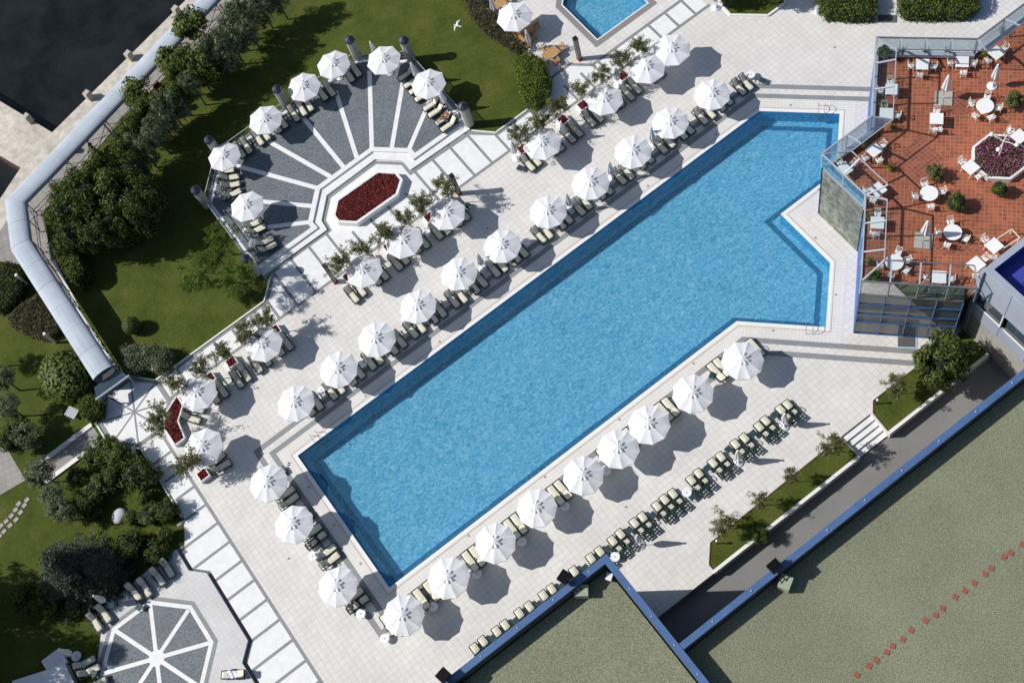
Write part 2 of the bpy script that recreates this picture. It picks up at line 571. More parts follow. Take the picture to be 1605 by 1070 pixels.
def offset(pts, d):
    """closed counter-clockwise polygon moved outwards by d"""
    n, out = len(pts), []
    ar = sum(pts[i][0] * pts[(i + 1) % n][1] - pts[(i + 1) % n][0] * pts[i][1] for i in range(n))
    sg = 1 if ar > 0 else -1
    for i in range(n):
        p0, p1, p2 = Vector(pts[i - 1]), Vector(pts[i]), Vector(pts[(i + 1) % n])
        d1, d2 = (p1 - p0).normalized(), (p2 - p1).normalized()
        n1, n2 = Vector((d1.y, -d1.x)) * sg, Vector((d2.y, -d2.x)) * sg
        b = (n1 + n2)
        k = d / max(0.2, (b.length_squared / 2))
        out.append(tuple(p1 + b * k))
    return out


def ngon(cx, cy, r, n=8, ph=math.pi / 8):
    return [(cx + r * math.cos(ph + 2 * math.pi * i / n), cy + r * math.sin(ph + 2 * math.pi * i / n)) for i in range(n)]


def strip(mb, p, q, w, z, mi=0):
    p, q = Vector(p[:2]), Vector(q[:2])
    d = (q - p).normalized()
    s_ = Vector((-d.y, d.x)) * (w / 2)
    mb.face([(*(p - s_), z), (*(q - s_), z), (*(q + s_), z), (*(p + s_), z)], mi)


def polyline_strip(mb, pts, w, z, mi=0):
    """a band of even width along an open line, mitred at its corners"""
    pts = [Vector(p[:2]) for p in pts]
    L, Rr = [], []
    for i, p in enumerate(pts):
        d1 = (p - pts[i - 1]).normalized() if i else (pts[1] - p).normalized()
        d2 = (pts[i + 1] - p).normalized() if i < len(pts) - 1 else d1
        n1, n2 = Vector((-d1.y, d1.x)), Vector((-d2.y, d2.x))
        b = (n1 + n2)
        b = b * (w / 2 / max(0.2, b.length_squared / 2))
        L.append(p + b); Rr.append(p - b)
    for i in range(len(pts) - 1):
        mb.face([(*Rr[i], z), (*Rr[i + 1], z), (*L[i + 1], z), (*L[i], z)], mi)



# ------------------------------------------------------------------ ground, water, paving
POOL = [(0, 0), (50, 0), (54.85, -4.85), (50.72, -8.98), (44.62, -8.98), (44.62, -15.13), (40.5, -19.25), (35.45, -14.2), (0, -14.2)]
SPOOL = [(44.25, 16.0), (50.15, 16.0), (50.15, 21.4), (49.4, 22.15), (45.0, 22.15), (44.25, 21.4)]
LAND = [(120, 73), (16.8, 48.7), (-1.6, 44.4), (-4.1, 51.7), (-9, 66), (-13, 64.6), (-7, 45.7), (-6, 43), (-9.2, 41.3), (-60, 14), (-160, -40),
        (-160, -90), (-11.8, -90), (-11.8, -1.5), (-9.5, 5), (-9.5, 12.5), (5.6, 13), (9, 20), (28, 20), (30, 13), (37.2, 13), (39.5, 16), (39.5, 40), (120, 40)]
DECK = [(14.2, -29.15), (35.15, -29.15), (35.15, -27), (38.1, -27), (38.1, -29.15), (48.5, -29.15), (48.5, -26.35), (95, -26.35), (95, 39), (38.0, 39), (38.3, 24.9),
        (38.2, 21.9), (38.55, 19.1), (38.5, 15.75), (37.0, 14.2), (31.2, 14.2), (29.5, 15.9), (29.7, 17), (29.7, 26), (26, 29.9), (10, 29.9),
        (6.5, 26), (6.5, 17.5), (7.2, 15.95), (5.4, 14.2), (-6.4, 14.2), (-8.2, 16.25), (-10.75, 16.25), (-12.55, 14.3), (-12.55, 11.6),
        (-10.45, 9.55), (-10.6, 1.7), (-11.7, -0.35), (-12.5, -0.25), (-12.6, -12), (-12.6, -60), (14.2, -60)]

mb = MB()
mb.sheet([(-700, -700), (700, -700), (700, 700), (-700, 700)], -4.0)
struct(mb, 'ground', M['concrete'])
mb = MB()
mb.sheet([(-700, 700), (-700, -200), (-150, -60), (-5, 30), (60, 45), (130, 60), (700, 250), (700, 700)], -1.7)
struct(mb, 'sea', M['sea'])
mb = MB()
mb.prism(LAND, -3.9, -0.03, 0, False, 1)
struct(mb, 'lawn', [M['rust'], M['grass']])
mb = MB()
mb.sheet(DECK, 0.0, [POOL, SPOOL])
for a_, b_ in zip(DECK[:5], DECK[1:6]):
    mb.face([(*a_, -0.9), (*b_, -0.9), (*b_, 0), (*a_, 0)])
struct(mb, 'pool_deck_paving', M['deck'])

mb = MB()
mb.sheet([(13.5, -35), (48.7, -35), (48.7, -29.05), (13.5, -29.05)], -0.82)
struct(mb, 'service_road', M['asphalt'])

# paving of the pool edge
mb = MB()
mb.sheet(offset(POOL, 1.36), 0.004, [POOL])
struct(mb, 'pool_edge_paving', M['edge_tile'])
mb = MB()
o1, o0 = offset(POOL, 1.36), offset(POOL, 0.3)
for i, j in ((1, 2), (2, 3), (5, 6), (6, 7)):
    mb.face([(*o0[i], 0.008), (*o0[j], 0.008), (*o1[j], 0.008), (*o1[i], 0.008)][::1])
struct(mb, 'diagonal_edge_paving', M['edge_tile_d'])
mb = MB()
mb.sheet(offset(POOL, 0.30), 0.012, [POOL])
struct(mb, 'pool_coping', M['coping'])
mb = MB()
o1 = offset(POOL, 0.42)
polyline_strip(mb, o1 + [o1[0]], 0.045, 0.014)
struct(mb, 'gutter_line', plain('gutter_grille', (0.40, 0.32, 0.24), 0.7, 0.1, 3.0))
mb = MB()
for d in (1.59, 2.61):
    q = offset(POOL, d)
    e1 = Vector(q[2]) + Vector((2.2, -2.2))
    e2 = Vector(q[6]) + Vector((4.0, -4.0))
    polyline_strip(mb, [e1, q[1], q[0], q[8], q[7], e2], 0.47, 0.005)
struct(mb, 'granite_pool_bands', M['granite'])

# the pool itself
mb = MB()
n = len(POOL)
for i in range(n):
    a_, b_ = POOL[i], POOL[(i + 1) % n]
    mb.face([(*a_, 0.011), (*b_, 0.011), (*b_, -1.5), (*a_, -1.5)])
struct(mb, 'pool_wall', M['pool_wall'])
mb = MB()
mb.sheet(POOL, -1.5)
struct(mb, 'pool_floor', M['pool_floor'])
mb = MB()
q = offset(POOL, -0.74)
polyline_strip(mb, q + [q[0]], 0.46, -1.494)
struct(mb, 'pool_floor_line', M['pool_line'])
mb = MB()
mb.sheet(POOL, -0.14)
struct(mb, 'pool_water', M['water'])
# small pool
mb = MB()
for i in range(6):
    a_, b_ = SPOOL[i], SPOOL[(i + 1) % 6]
    mb.face([(*a_, 0.0), (*b_, 0.0), (*b_, -0.9), (*a_, -0.9)])
struct(mb, 'small_pool_wall', M['pool_wall'])
mb = MB()
mb.sheet(SPOOL, -0.9)
struct(mb, 'small_pool_floor', M['pool_floor'])
mb = MB()
mb.sheet(SPOOL, -0.25)
struct(mb, 'small_pool_water', M['water'])
mb = MB()
mb.sheet(offset(SPOOL, 0.66), 0.02, [offset(SPOOL, 0.12)])
struct(mb, 'small_pool_border', speckle('brown_granite', (0.20, 0.185, 0.185), (0.30, 0.28, 0.28), 12.0, 0.6, 0.1, 0.05))
mb = MB()
mb.sheet(offset(SPOOL, 0.12), 0.024, [SPOOL])
struct(mb, 'small_pool_coping', M['coping'])

# marble panels and granite strips
mb = MB()
mb.sheet([(5.5, 12), (54.0, 12), (54.0, 14.15), (42.2, 14.15), (40.7, 15.6), (38.5, 15.6), (37.0, 14.1), (31.2, 14.1), (29.5, 15.8), (29.4, 16.1), (22.9, 16.3),
          (22.9, 17.6), (21.1, 19.4), (15.6, 19.4), (13.8, 17.5), (13.7, 16.4), (7.4, 16.4), (7.2, 15.9), (5.4, 14.1), (-6.3, 14.1), (-6.3, 12.0)], 0.004)
mb.sheet([(-8.5, -60), (-8.5, 9.3), (-10.4, 9.5), (-10.5, 1.75), (-11.6, -0.4), (-12.4, -0.35), (-12.4, -60)], 0.004)
mb.sheet(ngon(-9.35, 12.9, 3.35), 0.006)
struct(mb, 'marble_paving', M['marble'])
mb = MB()
Zg = 0.010
strip(mb, (5.5, 11.85), (54.2, 11.85), 0.27, Zg)
strip(mb, (-6.3, 11.85), (5.6, 11.85), 0.27, Zg + .0005)
XS = [7.5 + 1.96 * k for k in range(-7, 24)]
for x in XS:
    y1 = 14.1
    if 7 < x < 29.3:
        y1 = 16.2
        if 13.7 < x < 22.9:
            y1 = 14.75
    strip(mb, (x, 11.99), (x, y1), 0.25, Zg)
polyline_strip(mb, [(-6.2, 14.02), (5.45, 14.02), (7.35, 15.9)], 0.3, Zg + .001)
polyline_strip(mb, [(29.45, 15.75), (31.2, 14.05), (37.05, 14.05), (38.55, 15.55), (40.65, 15.55), (42.15, 14.05), (54.2, 14.05)], 0.3, Zg + .001)
polyline_strip(mb, [(6.5, 16.25), (13.8, 16.25), (13.95, 17.45), (15.65, 19.2), (21.0, 19.28), (22.78, 17.5), (22.78, 16.1), (29.5, 15.85)], 0.32, Zg + .002)
# left hand band
strip(mb, (-8.42, 9.3), (-8.42, -60), 0.27, Zg)
for k in range(26):
    y = 7.55 - 2.03 * k
    xl = -10.4 if y > 1.8 else (-11.4 if y > -0.3 else (-12.4 if (y > -2.6 or y < -11.5) else -11.4))
    strip(mb, (xl, y), (-8.56, y), 0.25, Zg)
q, r_ = ngon(-9.35, 12.9, 3.42), ngon(-9.35, 12.9, 3.02)
mb.sheet(q, Zg + .003, [r_])
for i in range(8):
    strip(mb, (-9.35, 12.9), r_[i], 0.16, Zg + .002 + .0002 * i)
struct(mb, 'granite_strips', M['granite'])

# raised fan plaza with two steps
mb = MB()
FAN = [(6.3, 17.0), (13.1, 17.02), (13.05, 17.85), (15.4, 20.28), (21.35, 20.3), (23.8, 17.9), (23.75, 16.95), (29.9, 16.9), (29.9, 26.3), (26.1, 30.1), (10.0, 30.1), (6.3, 26.2)]
mb.prism(FAN, -0.02, 0.30, 0, False, 1)
struct(mb, 'fan_plaza_paving', [M['marble'], M['slate']])
mb = MB()
mb.prism([(6.55, 16.45), (13.65, 16.4), (13.75, 17.55), (15.55, 19.45), (21.1, 19.55), (22.95, 17.65), (22.95, 16.35), (29.6, 16.15), (29.5, 18), (24.6, 18.4), (21.8, 21),
          (15, 21), (12.4, 18.4), (6.6, 18)], -0.02, 0.15, 0, False)
struct(mb, 'fan_plaza_step', M['marble'])
mb = MB()
polyline_strip(mb, [(6.35, 17.27), (12.85, 17.27), (12.82, 17.95), (15.3, 20.53), (21.45, 20.55), (24.05, 18.0), (24.02, 17.2), (29.85, 17.15)], 0.46, 0.306)
polyline_strip(mb, [(6.62, 17.5), (6.62, 26.1), (10.12, 29.75), (26.0, 29.75), (29.55, 26.2), (29.55, 17.4)], 0.34, 0.305)
cx = 18.38
for a_, b_ in (((0, 20.75), (0, 29.5)), ((1.5, 20.75), (4.0, 28.3)), ((3.05, 20.5), (7.75, 28.0)), ((4.4, 19.2), (9.7, 24.95)), ((5.5, 18.0), (10.8, 21.6))):
    for sg in ((1, -1) if a_[0] else (1,)):
        strip(mb, (cx + sg * a_[0], a_[1]), (cx + sg * b_[0], b_[1]), 0.42, 0.308)
struct(mb, 'fan_plaza_marble_bands', M['marble'])

# raised octagon plaza at the garden corner
PL2 = [(-12.45, -0.35), (-12.45, -2.6), (-11.35, -3.75), (-11.42, -10.6), (-12.7, -11.8), (-12.75, -40), (-34, -40), (-34, -12), (-22.8, -7.6), (-22.6, -4.6), (-20.6, -1.9), (-18.6, -0.6), (-14.5, -0.3)]
mb = MB()
mb.prism(PL2, -0.02, 0.30, 0, False)
struct(mb, 'octagon_plaza_paving', tiles('octagon_plaza_tile', (0.66, 0.65, 0.635), (0.56, 0.55, 0.53), 0.4, 0.0, 0.02, 0.03, 0.55, 0.12, 0.4))
mb = MB()
o5, o4, o3 = ngon(-18.17, -7.09, 5.2), ngon(-18.17, -7.09, 4.82), ngon(-18.17, -7.09, 4.45)
mb.sheet(o5, 0.305, [o4])
struct(mb, 'octagon_granite_border', M['granite'])
mb = MB()
mb.sheet(o3, 0.305)
struct(mb, 'octagon_slate', M['slate'])
mb = MB()
mb.sheet(o4, 0.309, [o3])
mb.sheet(ngon(-18.17, -7.09, 0.72), 0.312)
for i in range(8):
    strip(mb, (-18.17, -7.09), o3[i], 0.34, 0.309 + 0.0003 * i)
struct(mb, 'octagon_marble_bands', M['marble'])
mb = MB()
polyline_strip(mb, [(-12.3, -0.3), (-12.3, -2.55), (-11.2, -3.7), (-11.27, -10.6), (-12.55, -11.8), (-12.6, -40)], 0.24, 0.013)
struct(mb, 'granite_edge_strip', M['slate'])
# steps and a raised corner at the garden end of the plaza
mb = MB()
pA = ats([(66, 1036), (93, 1014), (106, 1037), (78, 1056)], 0.3)
for k in range(4):
    f0 = k / 4
    a_, b_ = Vector(pA[1]).lerp(Vector(pA[0]), f0), Vector(pA[2]).lerp(Vector(pA[3]), f0)
    c_, d_ = Vector(pA[1]).lerp(Vector(pA[0]), f0 + .25), Vector(pA[2]).lerp(Vector(pA[3]), f0 + .25)
    mb.prism([tuple(a_), tuple(b_), tuple(d_), tuple(c_)], 0.0, 0.31 + 0.05 * k, 0, False)
struct(mb, 'plaza_steps', M['marble'])
mb = MB()
mb.prism(ats([(20, 1066), (102, 1040), (117, 1072), (95, 1110), (0, 1110)], .75), -.02, .75, 0, False)
struct(mb, 'upper_landing_paving', M['marble'])

# quay, pier, path
mb = MB()
QE = [(120, 73), (16.8, 48.7), (-1.6, 44.4)]
mb.sheet([(120, 73), (16.8, 48.7), (-1.6, 44.4), (-4.1, 51.7), (-9, 66), (-13, 64.6), (-7, 45.7), (-6, 43), (-9.2, 41.3), (-40, 24.7), (-40, 22), (-9.8, 38.6), (-4.0, 40.4), (17.5, 45.7), (120, 70.4)], 0.0)
struct(mb, 'quay_paving', M['quay'])
mb = MB()
mb.sheet([(120, 70.4), (17.5, 45.7), (-4.0, 40.4), (-9.8, 38.6), (-40, 22), (-40, 14), (-14, 30.5), (-10.3, 31.5), (-10.6, 16.2), (-8.7, 16.2), (-8.75, 25), (-7.95, 32.6), (-6.7, 36.8), (-4.1, 37.7), (0.8, 39.3), (4.6, 40.8), (21.5, 44.1), (120, 67)], 0.004)
struct(mb, 'path', M['path'])
mb = MB()
polyline_strip(mb, [(-8.6, 16.3), (-8.65, 25), (-8.15, 31.5)], 0.26, 0.012)
struct(mb, 'path_kerb', M['coping'])
mb = MB()
polyline_strip(mb, ats([(152, 678), (62, 745)]), 1.5, -0.005)
struct(mb, 'garden_path', M['path'])
mb = MB()
for dx in (-0.95, 0.95):
    p_, q_ = Vector(at(152, 678)[:2]), Vector(at(62, 745)[:2])
    d_ = (q_ - p_).normalized(); s_ = Vector((-d_.y, d_.x)) * dx
    a_, b_ = p_ + s_, q_ + s_
    w_ = Vector((-d_.y, d_.x)) * 0.2
    mb.prism([tuple(a_ - w_), tuple(b_ - w_), tuple(b_ + w_), tuple(a_ + w_)], -0.03, 0.14, 0, False)
struct(mb, 'garden_path_kerb', M['coping'])
mb = MB()
mb.sheet(ats([(-10, 690), (14, 708), (40, 752), (0, 775), (-20, 760)]), -0.012)
struct(mb, 'shaded_court_paving', M['path'])

# kerbs between lawn and paving
mb = MB()
def kerb(pts, w=0.14, h=0.1):
    for a_, b_ in zip(pts, pts[1:]):
        mb.bar((*a_, h / 2 - .02), (*b_, h / 2 - .02), w, h + .04)
kerb([(-6.3, 14.24), (5.35, 14.24), (7.1, 15.95)])
kerb([(29.6, 15.98), (31.15, 14.26), (36.95, 14.26), (38.42, 15.8)])
kerb([(-6.4, 14.3), (-8.15, 16.32), (-10.85, 16.3), (-12.65, 14.35), (-12.65, 11.55), (-10.55, 9.5), (-10.7, 1.8)])
kerb([(38.45, 15.8), (38.5, 19.1), (38.15, 21.9), (38.2, 25), (37.9, 39)], 0.22, 0.2)
kerb([(t_[0], t_[1]) for t_ in ats([(1110, -30), (1133, 12), (1145, 24.5), (1203.6, 25.3), (1230, 6), (1232, -40)])], 0.2, 0.14)
struct(mb, 'lawn_kerb', M['coping'])
mb = MB()
mb.sheet(ats([(1110, -30), (1133, 12), (1145, 24.5), (1203.6, 25.3), (1230, 6), (1232, -40)]), 0.03)
struct(mb, 'corner_lawn', M['grass'])

# planted strip along the service road, its wall and the steps
mb = MB()
G1 = [(20.75, -28.98), (20.75, -28.45), (21.9, -27.2), (35.0, -27.02), (35.0, -28.98)]
G2 = [(38.2, -28.98), (38.35, -27.1), (39.05, -26.35), (48.4, -26.4), (48.4, -28.98)]
mb.prism(G1, -0.02, 0.05, 0, False)
mb.prism(G2, -0.02, 0.05, 0, False)
struct(mb, 'roadside_lawn', M['grass'])
mb = MB()
for a_, b_ in (((20.62, -29.1), (35.1, -29.1)), ((38.12, -29.1), (48.4, -29.1))):
    mb.bar((*a_, -0.3), (*b_, -0.3), 0.26, 0.95)
for a_, b_ in zip(G1[:4], G1[1:5]):
    mb.bar((*a_, 0.03), (*b_, 0.03), 0.07, 0.12, 1)
for a_, b_ in zip(G2[:4], G2[1:4]):
    mb.bar((*a_, 0.03), (*b_, 0.03), 0.07, 0.12, 1)
struct(mb, 'roadside_kerb', [M['coping'], M['rust']])
mb = MB()
for k in range(4):
    mb.box(36.62, -27.02 - 0.25 - 0.5 * k, -0.9, 2.94, 0.5, 0.9 - 0.16 - 0.17 * k)
struct(mb, 'road_steps', M['marble'])

# ------------------------------------------------------------------ buildings
def edge_rail(mb, pts, z, w, h, mi=0):
    for a_, b_ in zip(pts, pts[1:]):
        mb.bar((*a_, z), (*b_, z), w, h, mi)


# terrace restaurant building
TB = [(46.95, -11.0), (52.05, -11.0), (57.3, -5.72), (62.75, -11.1), (95, -11.1), (95, -26.3), (47.0, -26.3), (41.8, -21.0), (46.95, -15.85)]
tb = thing('terrace_building', 'two storey terrace building with green stone wall and red tiled restaurant deck on top', 'building', (47, -15.8, 0))
off = (47, -15.8, 0)
mb = MB()
walls = [(0, 1), (1, 2), (2, 3), (3, 4)]
for i, j in walls:
    mb.face([(*TB[i], 0), (*TB[j], 0), (*TB[j], 7.3), (*TB[i], 7.3)])
mb.build('wall', M['wall_blue'], tb, off=off)
mb = MB()
mb.prism([(46.95, -15.75), (47.2, -15.75), (47.2, -11.15), (46.95, -11.15)], 0.0, 7.3, 0, False)
mb.face([(46.95, -15.85, 0), (42.3, -20.5, 0), (42.3, -20.5, 0.01), (46.95, -15.85, 0.01)])
mb.build('stone_wall', M['stone_wall'], tb, off=off)
mb = MB()
mb.face([(41.8, -21.0, 0), (46.95, -15.86, 0), (46.95, -15.86, 7.3), (41.8, -21.0, 7.3)][::-1])
mb.build('side_wall', M['wall_blue'], tb, off=off)
mb = MB()
mb.sheet(TB, 7.0)
mb.build('terrace_floor', M['red_tile'], tb, off=off)
mb = MB()
for pp in ([(1440, 210), (1478, 250), (1440, 292), (1400, 260)], [(1475, 143), (1520, 143), (1520, 178), (1475, 178)], [(1462, 382), (1545, 382), (1545, 399), (1462, 399)]):
    mb = MB()
    mb.sheet(ats(pp, 7.0), 7.006)
    mb.build('diagonal_floor_tiles', M['red_tile_d'], tb, off=off)
mb = MB()
edge_rail(mb, [(47.12, -15.7), (47.12, -11.2), (52.0, -11.17), (57.3, -5.9), (62.7, -11.25)], 7.45, 0.34, 0.36)
mb.build('parapet_coping', M['panel'], tb, off=off)
# glazed front towards the deck
FA, FB = Vector((41.85, -21.05)), Vector((47.15, -26.35))
fd = (FB - FA).normalized(); fn = Vector((-fd.y, fd.x)) * -1
def fpt(s_, z, o=0.0):
    p = FA + fd * s_ + fn * o
    return (p.x, p.y, z)
L_ = (FB - FA).length
fr = MB()
for k in range(4):
    for (z0, z1) in ((0.15, 2.25), (2.4, 3.7), (3.85, 5.4), (5.6, 6.9)):
        fr.face([fpt(L_ * k / 4 + .03, z0), fpt(L_ * (k + 1) / 4 - .03, z0), fpt(L_ * (k + 1) / 4 - .03, z1), fpt(L_ * k / 4 + .03, z1)])
fr.face([fpt(0, 6.9), fpt(L_, 6.9), fpt(L_, 7.0), fpt(0, 7.0)], 0)
fro = fr.build('glass_front', M['facade_glass'], tb, off=off)
mb = MB()
for z, h in ((0.07, 0.15), (2.32, 0.2), (3.78, 0.22), (5.5, 0.2)):
    mb.bar(fpt(0, z, .01), fpt(L_, z, .01), 0.12, h)
for k in range(5):
    mb.bar(fpt(L_ * k / 4, 0, .02), fpt(L_ * k / 4, 6.9, .02), 0.07, 0.09)
mb.build('mullion', M['blue_mullion'], fro, off=off)
mb = MB()
mb.prism([fpt(L_ * .57, 0, .01)[:2], fpt(L_ * .74, 0, .01)[:2], fpt(L_ * .74, 0, .05)[:2], fpt(L_ * .57, 0, .05)[:2]], 0.15, 2.2)
mb.build('door', M['dark_glass'], tb, off=off)
mb = MB()
mb.prism([fpt(-.05, 0, -1.2)[:2], fpt(L_, 0, -1.2)[:2], fpt(L_, 0, .04)[:2], fpt(-.05, 0, .04)[:2]], 7.02, 7.22)
mb.build('floor_edge_slab', M['dark_frame'], tb, off=off)


# glass windbreaks with flat glass tops around the restaurant deck
def windbreak(label, P, Q, nb, depth, zlow, metal, e0=0.0, e1=0.0):
    P, Q = Vector(P), Vector(Q)
    d = (Q - P).normalized(); inn = Vector((d.y, -d.x))
    root = thing('glass_windbreak', label, 'glass windbreak', (P.x, P.y, zlow), 0, 'glass windbreaks round the red terrace')
    of = (P.x, P.y, zlow)
    L = (Q - P).length
    def pt(s_, o, z):
        p = P + d * s_ + inn * o
        return (p.x, p.y, z)
    ZT, ZI = 9.5, 10.1
    m1 = MB()
    m1.bar(pt(0, 0, ZT), pt(L, 0, ZT), 0.1, 0.12)
    m1.build('outer_rail', metal, root, off=of)
    m1 = MB()
    m1.bar(pt(e0, depth, ZI), pt(L + e1, depth, ZI), 0.07, 0.08)
    m1.build('inner_rail', metal, root, off=of)
    for k in range(nb + 1):
        s_ = L * k / nb
        s2 = e0 if k == 0 else (L + e1 if k == nb else s_)
        m1 = MB()
        m1.bar(pt(s_, 0.0, ZT - .06), pt(s2, depth, ZI - .06), 0.11, 0.12)
        m1.build('beam', M['frame_metal'], root, off=of)
        m1 = MB()
        m1.bar(pt(s_ if 0 < k < nb else s_ + (.06 if k == 0 else -.06), 0.02, zlow), pt(s_ if 0 < k < nb else s_ + (.06 if k == 0 else -.06), 0.02, ZT - .07), 0.09, 0.09)
        m1.build('post', metal, root, off=of)
    for k in range(nb):
        a_, b_ = L * k / nb + .06, L * (k + 1) / nb - .06
        m1 = MB()
        m1.face([pt(a_, 0.0, zlow + .1), pt(b_, 0.0, zlow + .1), pt(b_, 0.0, ZT - .06), pt(a_, 0.0, ZT - .06)])
        m1.build('pane', M['glass'], root, off=of)
        a2, b2 = (e0 if k == 0 else a_), (L + e1 if k == nb - 1 else b_)
        m1 = MB()
        m1.face([pt(a_, 0.08, ZT + .03), pt(b_, 0.08, ZT + .03), pt(b2, depth - .06, ZI + .03), pt(a2, depth - .06, ZI + .03)])
        m1.build('roof_pane', M['roofglass'], root, off=of)
    return root


DP = 1.55
c1_, c2_ = DP, DP * math.tan(math.radians(22.5))
windbreak('glass windbreak standing on the green stone wall beside the pool', (46.92, -15.85), (46.92, -10.95), 2, DP, 7.62, M['frame_metal'], c2_ * -1, -DP)
windbreak('glass windbreak over the corner of the pool with the steel ladder', (46.92, -10.95), (52.0, -10.95), 2, DP, 7.62, M['frame_metal'], DP, c2_)
windbreak('glass windbreak at the ends of the two upper granite bands', (52.0, -10.95), (57.25, -5.7), 3, DP, 7.62, M['frame_metal'], -c2_, -DP)
windbreak('long glass windbreak facing the clipped hedges across the white paving', (57.25, -5.7), (62.75, -11.15), 4, DP, 7.62, M['dark_frame'], DP, c2_)
windbreak('glass windbreak running out of the frame at the upper corner', (62.75, -11.15), (74, -11.15), 4, DP, 7.62, M['dark_frame'], -c2_, 0)
windbreak('glass windbreak above the blue strip of wall by the grey bands', (41.78, -21.02), (46.92, -15.85), 3, DP, 7.3, M['frame_metal'], DP, -c2_)
windbreak('glass windbreak above the glazed blue front', (47.6, -26.9), (41.78, -21.02), 4, DP, 7.3, M['dark_frame'], 0.4, -DP)

# office block beside the terrace
X2, Y2, Z2 = 48.56, -26.3, 10.4
ob = thing('office_block', 'grey panelled office block with a sunken deep blue metal roof', 'building', (X2, Y2, 0))
off = (X2, Y2, 0)
YE = -60
mb = MB()
mb.face([(X2, Y2, -.9), (X2, YE, -.9), (X2, YE, 3.2), (X2, Y2, 3.2)][::-1])
mb.face([(X2, Y2, 0), (95, Y2, 0), (95, Y2, 10.3), (X2, Y2, 10.3)])
mb.build('wall', M['concrete'], ob, off=off)
mb = MB()
for k in range(12):
    y0, y1 = Y2 - .02 - 2.75 * k, Y2 - 2.75 * (k + 1)
    mb.prism([(X2 - .06, y0 - .015), (X2 - .06, y1 + .015), (X2 + .1, y1 + .015), (X2 + .1, y0 - .015)], 6.9, 10.38)
    mb.prism([(X2 - .06, y0 - .015), (X2 - .06, y1 + .015), (X2 + .1, y1 + .015), (X2 + .1, y0 - .015)], 3.2, 5.0)
mb.build('cladding_panel', M['panel'], ob, off=off)
for k in range(5):
    y0, y1 = Y2 - .35 - 2.75 * k, Y2 - 2.75 * (k + 1)
    mb = MB()
    mb.face([(X2 + .05, y0, 5.0), (X2 + .05, y1, 5.0), (X2 + .05, y1, 6.9), (X2 + .05, y0, 6.9)][::-1])
    w_ = mb.build('window', M['dark_glass'], ob, off=off)
    mb = MB()
    mb.bar((X2 - .02, y1 + .02, 5.0), (X2 - .02, y1 + .02, 6.9), 0.22, 0.1)
    mb.bar((X2 - .04, y0, 5.04), (X2 - .04, y1, 5.04), 0.1, 0.1)
    mb.build('frame', M['coping'], w_, off=off)
mb = MB()
mb.bar((X2 + .22, Y2 + .05, 10.42), (X2 + .22, YE, 10.42), 0.5, 0.12)
mb.bar((X2 + .47, Y2 - .18, 10.42), (95, Y2 - .18, 10.42), 0.5, 0.12)
mb.bar((X2 - .03, Y2 + .0, 0), (X2 - .03, Y2 + .0, 10.36), 0.5, 0.3)
mb.build('parapet', M['panel'], ob, off=off)
mb = MB()
mb.sheet([(X2 + .45, Y2 - .4), (95, Y2 - .4), (95, YE), (X2 + .45, YE)], 9.3)
for k in range(8):
    mb.box(X2 + 23.5, Y2 - 2.2 - 2.4 * k, 9.301, 45, 0.12, 0.05)
mb.build('roof', M['blue_roof'], ob, off=off)
mb = MB()
mb.face([(X2 + .47, Y2 - .43, 9.3), (95, Y2 - .43, 9.3), (95, Y2 - .43, 10.36), (X2 + .47, Y2 - .43, 10.36)][::-1])
mb.face([(X2 + .47, Y2 - .43, 9.3), (X2 + .47, YE, 9.3), (X2 + .47, YE, 10.36), (X2 + .47, Y2 - .43, 10.36)])
mb.build('parapet_inner_face', M['blue_roof'], ob, off=off)

# the two gravel roofed wings
ZR = 11.5
def wing(label, x0, x1, y0, y1, pw, name='gravel_roof_building'):
    b = thing(name, label, 'building', (x0 if x0 > -20 else x1, y1, 0))
    of = (x0 if x0 > -20 else x1, y1, 0)
    m1 = MB()
    m1.prism([(x0, y0), (x1, y0), (x1, y1), (x0, y1)], -1.0, ZR - 1.6, 0, False)
    m1.build('wall', M['dark_wall'], b, off=of)
    return b, of
bl, ofl = wing('lower gravel roofed wing whose blue edge hides the ends of the lounger row', -60, 14.25, -80, -25.95, 0.6)
br_, ofr = wing('long gravel roofed wing beside the service road with a dotted red line', 14.5, 110, -80, -33.75, 0.6)
def parapet(b, of, runs, z):
    m1, m2 = MB(), MB()
    for (ax, ay, bx, by) in runs:
        m1.prism([(ax, ay), (bx, ay), (bx, by), (ax, by)], z - 0.16, z)
        m2.prism([(ax + .04, ay + .04), (bx - .04, ay + .04), (bx - .04, by - .02), (ax + .04, by - .02)], z - 1.45, z - .16)
    m1.build('parapet', M['parapet'], b, off=of)
    m2.build('parapet_upstand', M['upstand'], b, off=of)
parapet(bl, ofl, [(-60, -26.42, 14.3, -25.92), (13.80, -80, 14.3, -26.423)], ZR)
parapet(br_, ofr, [(14.302, -34.2, 110, -33.72)], ZR - .03)
for bb, oo, pts_ in ((bl, ofl, [(x, -26.17) for x in np.arange(-6, 14, 3.1)] + [(14.05, y) for y in np.arange(-36, -27, 2.4)]), (br_, ofr, [(x, -33.96) for x in np.arange(17, 50, 3.3)])):
    for (x, y) in pts_:
        mb = MB(); mb.lathe([(.06, ZR - .03), (.06, ZR + .02), (.03, ZR + .05)], 8, float(x), float(y)); mb.build('fixing', M['frame_metal'], bb, off=oo)
mb = MB()
mb.sheet([(-60, -80), (13.72, -80), (13.72, -26.5), (-60, -26.5)], ZR - 1.3)
mb.build('gravel_roof', M['gravel'], bl, off=ofl)
mb = MB()
mb.sheet([(14.3, -80), (110, -80), (110, -34.25), (14.3, -34.25)], ZR - 1.36)
mb.build('gravel_roof', M['gravel'], br_, off=ofr)

